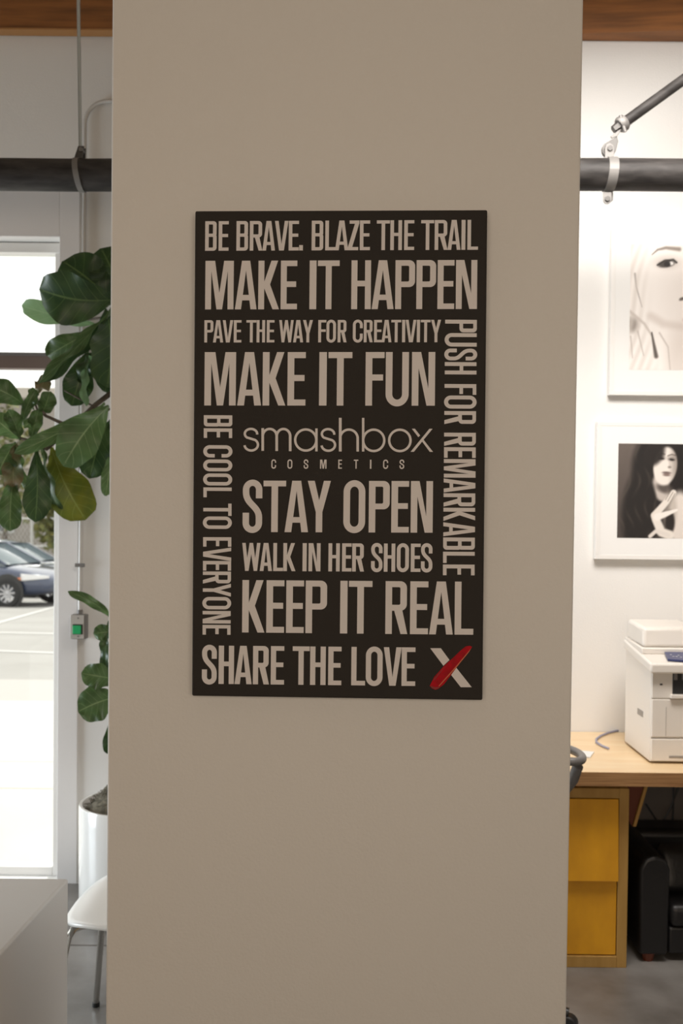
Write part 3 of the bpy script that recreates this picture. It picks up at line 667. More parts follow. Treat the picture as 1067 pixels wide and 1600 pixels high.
# ------------------------------------------------------------------ white shell chair (back hidden by the pillar)
sx0 = P(104, 1436, 3.05).x
chair = thing('shell_chair', 'white moulded chair with thin chrome legs between counter and pot', 'chair', (sx0 + .245, 3.11, 0))
def seatf(u, v):
    a = 2 * PI * v; r = u
    x = .245 * r * (abs(math.cos(a)) ** .75) * (1 if math.cos(a) > 0 else -1); y = .235 * r * (abs(math.sin(a)) ** .8) * (1 if math.sin(a) > 0 else -1)
    z = .432 - .022 * (1 - r ** 2) + .0 * x
    if x < -.12: z -= ((-x - .12) / .125) ** 2 * .035 * r
    if x > .05: z += (x - .05) ** 2 * 1.0
    return (x, y, z + .012 * abs(y / .2) ** 2 * (1 if y > 0 else .2))
MB().grid(12, 48, seatf).build('seat', 'white_plastic', chair, smooth=True, solid=.012)
def backf(u, v):
    zz = .47 + .36 * u; yy = (v * 2 - 1) * (.19 + .03 * math.sin(PI * u)) * (1 - .25 * u ** 4)
    return (.20 + .07 * u - .35 * yy ** 2 - .02 * math.sin(PI * u), yy, zz)
MB().grid(14, 14, backf).build('backrest', 'white_plastic', chair, smooth=True, solid=.012)
ft = PZ(150, 1572, 0) - chair.location; tp_ = P(160, 1450, 3.12) - chair.location
MB().tube([Vector((tp_.x + .03, tp_.y - .06, .405)), Vector((tp_.x, tp_.y, .405)), Vector((tp_.x - .002, tp_.y + .02, .395)), Vector((ft.x, ft.y, .012))], .0105, 14).build('leg', 'chrome', chair, smooth='auto')
l2 = [P(128, 1447, 3.02), P(115, 1452, 2.98), P(107, 1464, 2.95)]; l2 = [p - chair.location for p in l2]
MB().tube([Vector((-.02, -.02, .405)), Vector((-.07, -.06, .405))] + l2 + [Vector((-.27, -.26, .012))], .0105, 14).build('leg', 'chrome', chair, smooth='auto')
for sy in (-1, 1):
    MB().tube([Vector((.02, sy * .10, .405)), Vector((.14, sy * .13, .40)), Vector((.24, sy * .20, .012))], .0105, 14).build('leg', 'chrome', chair, smooth='auto')
for e in (Vector((ft.x, ft.y, 0)), Vector((-.27, -.26, 0)), Vector((.24, -.2, 0)), Vector((.24, .2, 0))):
    MB().cyl(e, e + Vector((0, 0, .014)), .0125, 14).build('foot_cap', 'black_plastic', chair)

# ------------------------------------------------------------------ right: framed photographs (flat prints, painted per point)
def picture(name, label, L_, T_, B_, Rw, pl, pt, pb, prw, paint, NU, NV):
    """frame edges in px (left, top, bottom), width in m; print edges likewise"""
    Y = WR - .032
    x0 = P(L_, (T_ + B_) / 2, Y).x; z1 = P(L_ + 50, T_, Y).z; z0 = P(L_ + 50, B_, Y).z; x1 = x0 + Rw
    t = thing(name, label, 'picture', (0, 0, 0), group=None)
    fw = .018
    m = MB().box(x0, x1, Y, WR - .002, z1 - fw, z1).box(x0, x1, Y, WR - .002, z0, z0 + fw).box(x0, x0 + fw, Y, WR - .002, z0 + fw, z1 - fw).box(x1 - fw, x1, Y, WR - .002, z0 + fw, z1 - fw)
    m.build('frame', 'frame_white', t, bevel=.001)
    MB().box(x0 + fw, x1 - fw, Y + .0012, WR - .004, z0 + fw, z1 - fw).build('mat_board', 'paper', t)
    a = P(pl, (pt + pb) / 2, Y + .0006); u0 = a.x; w0 = P(pl + 60, pb, Y + .0006).z; w1 = P(pl + 60, pt, Y + .0006).z; u1 = u0 + prw
    vs = [(u0 + (u1 - u0) * i / NU, Y + .0006, w0 + (w1 - w0) * j / NV) for i in range(NU + 1) for j in range(NV + 1)]
    fs = [(i * (NV + 1) + j, (i + 1) * (NV + 1) + j, (i + 1) * (NV + 1) + j + 1, i * (NV + 1) + j + 1) for i in range(NU) for j in range(NV)]
    me = bpy.data.meshes.new('photo_print'); me.from_pydata(vs, [], fs)
    ca = me.color_attributes.new('ink', 'FLOAT_COLOR', 'POINT')
    asp = (u1 - u0) / (w1 - w0)
    k = 0
    for i in range(NU + 1):
        for j in range(NV + 1):
            c = paint(i / NU * asp, 1 - j / NV)      # x in units of print height, y down 0..1
            ca.data[k].color = (lin(c[0]), lin(c[1]), lin(c[2]), 1); k += 1
    mt = bpy.data.materials.new('photo_ink'); mt.use_nodes = True; nt = mt.node_tree
    at = nt.nodes.new('ShaderNodeVertexColor'); at.layer_name = 'ink'
    nt.links.new(at.outputs[0], nt.nodes['Principled BSDF'].inputs['Base Color']); nt.nodes['Principled BSDF'].inputs['Roughness'].default_value = .5
    me.materials.append(mt)
    o = bpy.data.objects.new('photo_print', me); COL.objects.link(o); o.parent = t
    return t
def sm(e0, e1, x):
    t = max(0, min(1, (x - e0) / (e1 - e0))); return t * t * (3 - 2 * t)
def mixc(a, b, t): return [a[i] * (1 - t) + b[i] * t for i in range(3)]
def ell(x, y, cx, cy, rx, ry, rot=0, soft=.15):
    dx, dy = x - cx, y - cy; c, s = math.cos(rot), math.sin(rot); u = (dx * c + dy * s) / rx; v = (-dx * s + dy * c) / ry
    return 1 - sm(1 - soft, 1 + soft, math.hypot(u, v))
def segd(x, y, pts, w0, w1=None, soft=.4):
    w1 = w0 if w1 is None else w1; best = 0
    n = len(pts) - 1
    for i in range(n):
        (ax, ay), (bx, by) = pts[i], pts[i + 1]; vx, vy = bx - ax, by - ay
        t = max(0, min(1, ((x - ax) * vx + (y - ay) * vy) / (vx * vx + vy * vy)))
        d = math.hypot(x - ax - vx * t, y - ay - vy * t); ww = w0 + (w1 - w0) * (i + t) / n
        best = max(best, 1 - sm(ww * (1 - soft), ww * (1 + soft), d))
    return best
def h1(x, y): # crop5 coords -> unit
    return ((x - 525) / 980.0, (y - 210) / 980.0)
def hp(l): return [h1(*p) for p in l]
E1 = hp([(735, 372), (790, 335), (860, 328), (885, 350)]); B1 = hp([(690, 292), (735, 252), (800, 236), (905, 246)])
L1a = hp([(560, 440), (572, 540), (620, 700)]); L1b = hp([(525, 735), (640, 830), (700, 920)]); L1c = hp([(690, 770), (790, 830), (935, 850)])
W1 = hp([(700, 900), (720, 1000), (738, 1085)]); Fg = [hp([(535, 930), (552, 1100)]), hp([(590, 890), (640, 1080)]), hp([(760, 900), (830, 1010), (850, 1190)])]
def paint1(x, y):
    c = [236, 230, 225]
    c = mixc(c, [222, 213, 206], ell(x, y, .62, .45, .34, .55, 0, .5) * .6)
    c = mixc(c, [206, 196, 188], ell(x, y, .42, .92, .12, .25, 0, .6) * .7)
    c = mixc(c, [200, 188, 180], segd(x, y, L1c, .03, soft=.9) * .6)
    c = mixc(c, [130, 120, 112], ell(x, y, 0.02, .64, .05, .06, 0, .6) * .8)
    c = mixc(c, [110, 100, 94], segd(x, y, L1a, .007, .003, .9) * .6)
    hs = (math.sin((x + .25 * y) * 95 + math.sin(y * 7) * 2) * .5 + .5) * sm(.20, .02, x - .18 * max(0, y - .5))
    c = mixc(c, [205, 196, 188], hs * .55)
    c = mixc(c, [190, 180, 172], segd(x, y, L1b, .012, .008, .8) * .8)
    for k, s_ in enumerate(Fg): c = mixc(c, [175, 165, 158], segd(x, y, s_, .006, .004, .9) * .75)
    c = mixc(c, [70, 62, 56], segd(x, y, W1, .006, .016, .7) * .9)
    c = mixc(c, [120, 108, 98], segd(x, y, B1, .003, .016, .8) * .85)
    for mx_ in (0, .44):
        xx = x - mx_ if mx_ == 0 or x > .5 else 9
        if mx_: xx = (.30 + (.62 - (x - .12)) ) if x > .52 else 9
        c = mixc(c, [190, 180, 172], ell(xx, y, .295, .14, .10, .05, 0, .7) * .6)
        c = mixc(c, [60, 54, 50], ell(xx, y, .285, .155, .068, .028, -.15, .3) * .95)
        c = mixc(c, [235, 230, 226], ell(xx, y, .325, .150, .018, .014, 0, .4))
        c = mixc(c, [30, 26, 24], ell(xx, y, .293, .156, .026, .022, 0, .3))
        c = mixc(c, [40, 36, 32], segd(xx, y, E1, .006, .008, .6))
    c = mixc(c, [90, 80, 74], ell(x, y, .415, .432, .022, .012, -.4, .5))
    c = mixc(c, [160, 120, 112], ell(x, y, .52, .60, .085, .035, 0, .3) * .8)
    return c
def h2(x, y): return ((x - 382) / 655.0, (y - 238) / 655.0)
def hq(l): return [h2(*p) for p in l]
arm = hq([(745, 870), (690, 850), (650, 760), (640, 735), (670, 700), (720, 640), (770, 575)]); hand = hq([(660, 745), (730, 720), (795, 695)])
SH = hq([(790, 620), (820, 760), (815, 900)]); neck = hq([(680, 500), (695, 590)]); hl = hq([(810, 560), (740, 640)])
def paint2(x, y):
    c = mixc([98, 88, 82], [72, 64, 60], y)
    c = mixc(c, [30, 26, 24], ell(x, y, .42, .25, .27, .38, 0, .18))
    c = mixc(c, [32, 28, 26], ell(x, y, .27, .70, .22, .48, .1, .22))
    c = mixc(c, [28, 24, 22], ell(x, y, .75, .30, .20, .45, 0, .2))
    w = math.sin(x * 60 + math.sin(y * 12) * 3) * math.sin(y * 9 + x * 5)
    if x < .42: c = mixc(c, [92, 82, 74], max(0, w) ** 2 * .35)
    c = mixc(c, [190, 180, 172], segd(x, y, neck, .085, .07, .3)); c = mixc(c, [60, 52, 48], ell(x, y, .50, .47, .09, .05, .3, .5) * .8)
    c = mixc(c, [215, 206, 198], ell(x, y, .66, .78, .12, .28, 0, .2)); c = mixc(c, [170, 160, 150], ell(x, y, .56, .70, .07, .20, 0, .4) * .6)
    c = mixc(c, [38, 32, 30], ell(x, y, .56, .83, .05, .12, 0, .3))
    c = mixc(c, [222, 214, 205], segd(x, y, arm, .05, .030, .25)); c = mixc(c, [232, 225, 218], segd(x, y, hand, .04, .012, .3))
    for k in range(3):
        c = mixc(c, [120, 110, 102], segd(x, y, hq([(752 + k * 14, 560 + k * 10), (715 + k * 16, 625 + k * 10)]), .004, soft=.8) * .8)
    # face, turned a little to the right
    fm = ell(x, y, .50, .235, .125, .205, .12, .10)
    f = mixc([226, 218, 210], [160, 150, 142], sm(.52, .62, x))
    for (ex, ey) in ((.455, .155), (.565, .165)):
        f = mixc(f, [130, 120, 112], ell(x, y, ex, ey - .01, .045, .028, .1, .6) * .6)
        f = mixc(f, [38, 32, 30], ell(x, y, ex, ey, .034, .012, .1, .4))
        f = mixc(f, [80, 70, 64], segd(x, y, [(ex - .04, ey - .04), (ex, ey - .055), (ex + .04, ey - .045)], .006, soft=.7) * .8)
    f = mixc(f, [110, 100, 92], ell(x, y, .545, .245, .018, .012, 0, .6) * .8); f = mixc(f, [180, 170, 162], segd(x, y, [(.535, .15), (.55, .23)], .008, soft=.9) * .5)
    f = mixc(f, [105, 88, 84], ell(x, y, .515, .305, .046, .013, .05, .5)); f = mixc(f, [128, 108, 102], ell(x, y, .515, .328, .038, .014, .05, .5))
    c = mixc(c, f, fm)
    c = mixc(c, [34, 29, 27], ell(x, y, .38, .10, .10, .14, .5, .3) * .95)
    c = mixc(c, [214, 206, 198], segd(x, y, hq([(612, 880), (650, 845), (740, 870)]), .02, soft=.4))
    return c
picture('framed_portrait', 'upper white framed pale close-up portrait showing one eye', 954, 357, 617.5, .82, 984, 382, 578, .60, paint1, 230, 150)
picture('framed_portrait', 'lower white framed dark portrait of a long-haired woman, arm raised', 931.5, 659, 874, .84, 965, 693.5, 841, .60, paint2, 230, 130)

# ------------------------------------------------------------------ desk
DZ = .74
dfy = PZ(960, 1207, DZ).y; dby = min(PZ(920, 1142, DZ).y, WR - .004)
desk = thing('plywood_desk', 'thick varnished plywood desk top standing along the white wall', 'desk', (1.3, dfy, 0))
x0, x1 = -.75, 1.5
MB().box(x0, x1, .004, dby - dfy, DZ - .05, DZ).build('desk_top', 'plywood', desk, bevel=.003)
MB().box(x0, x1, 0, .006, DZ - .05, DZ - .001).build('front_edge', 'ply_edge', desk)
a = P(1018, 1227, 3.72) - desk.location; b = P(994, 1292, 3.72) - desk.location
MB().prism([(a.x, a.y, DZ - .05), (a.x - .013, a.y, DZ - .05), (b.x - .013, a.y, b.z), (b.x, a.y, b.z)], (0, .42, 0)).build('bracket_face', 'oak', desk, bevel=.002)
MB().prism([(a.x - .014, a.y + .01, DZ - .05), (a.x - .16, a.y + .01, DZ - .05), (a.x - .16, a.y + .01, DZ - .09), (b.x - .014, a.y + .01, b.z)], (0, .03, 0)).build('bracket_web', 'foot', desk)
MB().box(x0, x1, WR - .012 - dfy, WR - .004 - dfy, .05, DZ - .05).build('desk_shade_panel', mat('painted_shade', (.10, .085, .075, 1), .7), desk)  # added dark sheet, its colour stands in for the shade under the desk
for xx in (-.70, 1.4):
    MB().box(xx, xx + .05, .06, .11, 0, DZ - .05).build('leg', 'oak', desk, bevel=.003)

# filing cabinet
cf = PZ(930, 1512, 0).y
rx = P(981, 1370, cf).x; top = P(940, 1232, cf).z
cab = thing('wooden_cabinet', 'amber plywood cabinet with two drawer fronts under the desk', 'cabinet', (rx, cf, 0))
Wc = .46; fr = .036
mb = MB().box(-fr, 0, 0, .45, 0, top).box(-Wc, -Wc + fr, 0, .45, 0, top).box(-Wc + fr, -fr, 0, .45, top - fr, top).box(-Wc + fr, -fr, 0, .45, 0, .042)
mb.box(-Wc + fr, -fr, .42, .45, .042, top - fr).build('carcass', 'oak', cab, bevel=.002)
zt = top - fr - .003; zm = P(930, 1375, cf).z
xa, xb = -Wc + fr + .003, -fr - .003
MB().hexa([(xa, -.016, zm), (xb, -.016, zm), (xb, .02, zm), (xa, .02, zm)], [(xa, -.002, zt), (xb, -.002, zt), (xb, .02, zt), (xa, .02, zt)]).build('drawer', 'yellow_wood', cab, bevel=.0015)
MB().box(xa, xb, .006, .026, .046, zm + .006).build('drawer', 'yellow_wood', cab, bevel=.0015)
MB().box(xa - .003, xb + .003, .03, .035, .042, top - fr).build('recess', 'foot', cab)

# black armchair under the desk
ay = 3.66
axl = P(1000, 1450, ay).x; azt = P(1012, 1338, ay).z
arm_c = thing('leather_armchair', 'small black leather armchair tucked under the desk', 'armchair', (axl, ay, 0))
aw = .105; W_ = .62
def arm_f(x):
    prof = [(0, .03), (aw, .03), (aw + .004, azt - .05), (aw * .86, azt - .012), (aw * .5, azt), (aw * .14, azt - .012), (-.004, azt - .05)]
    return MB().prism([(x + a_, 0, z_) for a_, z_ in prof], (0, .52, 0))
arm_f(0).build('armrest', 'leather', arm_c, bevel=.012, seg=3, smooth='auto'); arm_f(W_ - aw).build('armrest', 'leather', arm_c, bevel=.012, seg=3, smooth='auto')
zb = P(1030, 1292, ay + .40).z
MB().box(-.02, W_ + .02, .36, .52, .03, zb).build('backrest', 'leather', arm_c, bevel=.03, seg=4, smooth='auto')
MB().box(aw + .006, W_ - aw - .006, .012, .36, .03, .13).build('seat_base', 'leather', arm_c, bevel=.01, seg=3, smooth='auto')
MB().box(aw + .007, W_ - aw - .007, .0, .36, .13, .215).build('seat_cushion', 'leather', arm_c, bevel=.025, seg=4, smooth='auto')
def cush(u, v):
    a, b = u * 2 - 1, v * 2 - 1
    return None
mb = MB()
for sgn in (-1, 1):
    mb.grid(10, 10, lambda u, v: (aw + .075 + (u - .5) * .13, .12 + sgn * .035 * (1 - (2 * u - 1) ** 4) ** .5 * (1 - (2 * v - 1) ** 4) ** .5 + .06 * v, .22 + v * .17))
mb.build('side_cushion', 'leather', arm_c, smooth=True)
for (fx, fy) in ((.02, .03), (W_ - .05, .03), (.02, .46), (W_ - .05, .46)):
    MB().tube([(fx + .02, fy, 0), (fx + .02, fy, .032)], [.018, .026], 14).build('foot', 'foot', arm_c)

# hanging cables under the desk
for (pts, lab) in (([(1009, 1256), (1028, 1285), (1036, 1300), (1044, 1308)], 'black cable sloping down right behind the bracket'),
                   ([(1060, 1230), (1048, 1262), (1036, 1284), (1025, 1306)], 'black cable sloping down left behind the bracket'),
                   ([(1052, 1228), (1052, 1260), (1051, 1290), (1050, 1310)], 'black cable hanging straight down under the desk')):
    tag(MB().tube([P(x, y, WR - .022) for x, y in pts], .004, 8).build('power_cable', 'black_cable', smooth='auto'), lab, 'cable', None)

# ------------------------------------------------------------------ office printer
pf = PZ(1015, 1193, DZ).y
pxl = P(1015, 1193, pf).x
pb_ = PZ(977, 1161, DZ).y
pd = pb_ - pf
prn = thing('office_printer', 'cream office multifunction printer standing on the plywood desk', 'printer', (pxl, pf, DZ))
zb0 = P(1015, 1050, pf).z - DZ        # top of the lower body
PW = .50
MB().hexa([(0, .004, .006), (PW, .004, .006), (PW, pd, .006), (0, pd, .006)], [(0, .004, zb0), (PW, .004, zb0), (PW, pd, zb0 + .055), (0, pd, zb0 + .055)]).build('body', 'printer', prn, bevel=.006, seg=3, smooth='auto')
def zf(py): return P(1030, py, pf).z - DZ
def xf(px): return P(px, 1100, pf).x - pxl
MB().box(.004, PW - .004, -.004, .01, zf(1152) + .001, zf(1092.5)).build('front_door', 'printer', prn, bevel=.003)
tr_ = MB().box(.004, PW - .004, -.004, .01, .010, zf(1154.5)).build('paper_tray', 'printer', prn, bevel=.003)
MB().box(xf(1046), xf(1046) + .2, -.0055, -.003, .022, .031).build('handle', 'seam', tr_, bevel=.001)
MB().box(.004, xf(1050), -.002, .01, zf(1091), zb0 - .001).build('corner_panel', 'printer', prn, bevel=.002)
MB().box(xf(1050), PW - .05, -.0005, .003, zf(1084), zb0 - .004).build('output_slot', 'black_plastic', prn)
MB().box(xf(1046), PW - .04, -.02, .003, zf(1090), zf(1084.5)).build('output_tray', 'printer', prn, bevel=.002)
for k in range(4):
    MB().box(xf(1052) + .03 * k, xf(1052) + .03 * k + .012, -.004, .003, zf(1062), zf(1050)).build('roller', 'grey_plastic', prn)
MB().box(xf(1040), xf(1040) + .0015, -.0048, -.003, zf(1150), zf(1104)).build('seam', 'seam', prn)
MB().box(xf(1030), xf(1034), -.0035, -.001, zf(1070.5), zf(1068)).build('latch', 'black_plastic', prn)
a = P(993, 1113, pf + .13)
MB().box(-.002, .004, .09, .16, a.z - DZ - .012, a.z - DZ + .012).build('side_handle', 'seam', prn, bevel=.002)
# scanner deck flares out
zc0, zc1 = zb0 - .004, zb0 + .036
lipx = -.012
MB().hexa([(lipx, -.03, zc0 + .002), (PW + .01, -.03, zc0 + .002), (PW + .01, pd, zc0 + .05), (lipx, pd, zc0 + .05)],
          [(lipx, -.03, zc1), (PW + .01, -.03, zc1), (PW + .01, pd, zc1 + .045), (lipx, pd, zc1 + .045)]).build('scanner_deck', 'printer', prn, bevel=.008, seg=3, smooth='auto')
# control panel on deck
ct = [(1037, 1020), (1075, 1020), (1075, 1038), (1043, 1036)]
sl = .045 / (pd + .03)
def deck(px, py, off=0):
    # intersect ray with deck top plane
    n = Vector((0, -sl, 1)).normalized(); p0 = Vector((pxl, pf - .03, DZ + zc1 + off)); return plane_hit(px, py, p0, n) - prn.location
cp = MB().prism([deck(1037.5, 1020.5, .002), deck(1085, 1021.5, .002), deck(1085, 1036, .002), deck(1043, 1033, .002)], (0, 0, .008)).build('control_panel', 'navy', prn, bevel=.002)
for (qx, qy) in ((1048, 1023), (1052, 1026), (1057, 1026), (1060, 1024), (1064, 1027)):
    c = deck(qx, qy, .0105); MB().box(c.x - .003, c.x + .003, c.y - .003, c.y + .003, c.z, c.z + .001).build('button', 'paper', cp)
# document lid
lz0 = zc1 + .02
MB().hexa([(-.006, .10, lz0 - .004), (PW, .10, lz0 - .004), (PW, pd, lz0 + .02), (-.006, pd, lz0 + .02)], [(-.006, .10, lz0 + .02), (PW, .10, lz0 + .02), (PW, pd, lz0 + .035), (-.006, pd, lz0 + .035)]).build('scanner_lid', 'printer', prn, bevel=.004, smooth='auto')
lt = P(1003, 980, pf + .13).z - DZ
MB().hexa([(0, .11, lz0 + .021), (.33, .11, lz0 + .021), (.33, pd, lz0 + .03), (0, pd, lz0 + .03)], [(.004, .125, lt), (.20, .125, lt + .003), (.20, pd, lt + .012), (.004, pd, lt + .012)]).build('document_feeder', 'printer', prn, bevel=.014, seg=4, smooth='auto')
MB().hexa([(.16, .16, lt - .02), (.46, .16, lt - .01), (.46, pd, lt - .01), (.16, pd, lt - .02)], [(.14, .16, lt - .012), (.46, .16, lt + .03), (.46, pd, lt + .03), (.14, pd, lt - .012)]).build('feeder_tray', 'printer', prn, bevel=.004)

# cable and note on the desk
pts = [(976, 1139), (965, 1141.5), (950, 1145), (938, 1150), (931.5, 1155), (932, 1160), (940, 1165), (951, 1169.5)]
tag(MB().tube([PZ(x, y, DZ + .005) for x, y in pts], .0045, 8).build('data_cable', 'cable', smooth='auto'), 'thin purple-grey cable curling on the desk beside the printer', 'cable')
tag(MB().prism([PZ(905, 1183, DZ + .001), PZ(922, 1184.5, DZ + .001), PZ(928, 1176, DZ + .001), PZ(906, 1174, DZ + .001)], (0, 0, .004)).build('note_pad', 'paper'), 'small white note pad lying on the desk', 'note pad')

# ------------------------------------------------------------------ office chair behind the pillar
oc = thing('office_chair', 'grey office chair mostly hidden behind the pillar by the desk', 'chair', (.42, 3.26, 0))
def loop(cx, side):
    a = PZ(905, 1178, .85) - oc.location
    rxx = .055; r = []
    ex = a.x - rxx if side == 1 else -(a.x - rxx)
    for k in range(28):
        t = 2 * PI * k / 28
        r.append(Vector((ex + rxx * math.cos(t), a.y - .0 + .15 * math.sin(t), .85 - .01 * math.sin(t))))
    ar = MB().tube(r, .014, 12, closed=True).build('armrest', 'grey_plastic', oc, smooth='auto')
    MB().tube([Vector((ex + side * .022, a.y - .12, .84)), Vector((ex + side * .012, a.y - .10, .79)), Vector((ex - side * .03, a.y - .04, .70)), Vector((ex - side * .14, a.y, .47)), Vector((ex - side * .2, a.y, .46))], .018, 12).build('arm_post', 'grey_plastic', ar, smooth='auto')
loop(0, 1); loop(0, -1)
MB().box(-.22, .22, -.20, .24, .44, .50).build('seat', 'black_plastic', oc, bevel=.03, seg=4, smooth='auto')
MB().grid(10, 10, lambda u, v: ((u - .5) * .44 * (1 - .2 * v), -.24 - .03 * v + .05 * (2 * u - 1) ** 2, .56 + .40 * v)).build('backrest', 'grey_plastic', oc, smooth=True, solid=.02)
MB().cyl((0, 0, .10), (0, 0, .44), .025).build('gas_lift', 'black_plastic', oc, smooth='auto')
cs = PZ(888, 1600, .03) - oc.location
a0 = math.atan2(cs.y, cs.x); rc = math.hypot(cs.x, cs.y)
for k in range(5):
    a = a0 + 2 * PI * k / 5
    lg = MB().tube([(0, 0, .10), (rc * math.cos(a), rc * math.sin(a), .065)], [.024, .016], 10).build('base_leg', 'black_plastic', oc, smooth='auto')
    c = Vector((rc * math.cos(a), rc * math.sin(a), .03)); d = Vector((-math.sin(a), math.cos(a), 0)) * .02
    MB().tube([c - d, c + d], .03, 18).build('castor', 'black_plastic', lg, bevel=.004, smooth='auto')
MB().tube([(0, -.10, .46), (0, -.30, .47), (0, -.29, .60)], .018, 10).build('back_support', 'black_plastic', oc, smooth='auto')

# ------------------------------------------------------------------ outdoors
swy = PZ(50, 1095, -.02).y
def outstruct(name, m, *box, **k): return struct(MB().box(*box).build(name, m, **k))
sd = struct(MB().box(-16, 6, WY + .2, swy, -.14, -.05).build('sidewalk', 'kerb'), 'pale concrete walk outside the glazed opening')
ys = [WY + .21, PZ(50, 1232, -.02).y, PZ(50, 1190, -.02).y, swy]
for i in range(3):
    for k in range(3):
        MB().box(-9 + k * 4.4, -9 + (k + 1) * 4.4 - .012, ys[i] + .006, ys[i + 1] - .006, -.05, -.02).build('paving_slab', 'sidewalk', sd, bevel=.004, seg=1)
ky = PZ(50, 1062, -.03).y
struct(MB().box(-20, 8, swy, ky, -.2, -.03).build('kerb', 'kerb'), 'grey concrete kerb beyond the walk')
def lotz(y): return -.05 - .43 * (y - ky) / (24 - ky)
def lotpt(px, py):
    n = Vector((0, .43 / (24 - ky), 1)).normalized(); return plane_hit(px, py, Vector((0, ky, -.05)), n)
yb2 = 60
struct(MB().add([(-60, ky, -.05), (40, ky, -.05), (40, yb2, lotz(yb2)), (-60, yb2, lotz(yb2))], [(0, 1, 2, 3)]).build('parking_lot', 'asphalt', fix=False), 'pale sunlit asphalt parking lot')
def line(p, q, wd):
    a = lotpt(*p); b = lotpt(*q); d = (b - a).normalized(); s_ = Vector((-d.y, d.x, 0)) * wd / 2; u = Vector((0, 0, .004)); e_ = .3 if wd == .101 else 3; a2 = a - d * e_; b2 = b + d * e_
    return MB().prism([a2 - s_ + u, b2 - s_ + u, b2 + s_ + u, a2 + s_ + u], (0, 0, .006))
for i, (p, q, wd, lab) in enumerate((((0, 989), (85, 991), .12, 'white painted line across the lot nearest the cars but one'), ((0, 1018), (85, 1021), .10, 'white painted line across the middle of the lot'), ((0, 973), (85, 949), .101, 'slanting white painted line just in front of the cars'))):
    o = line(p, q, wd).build('painted_line', 'paint_line'); tag(o, lab, 'road marking')

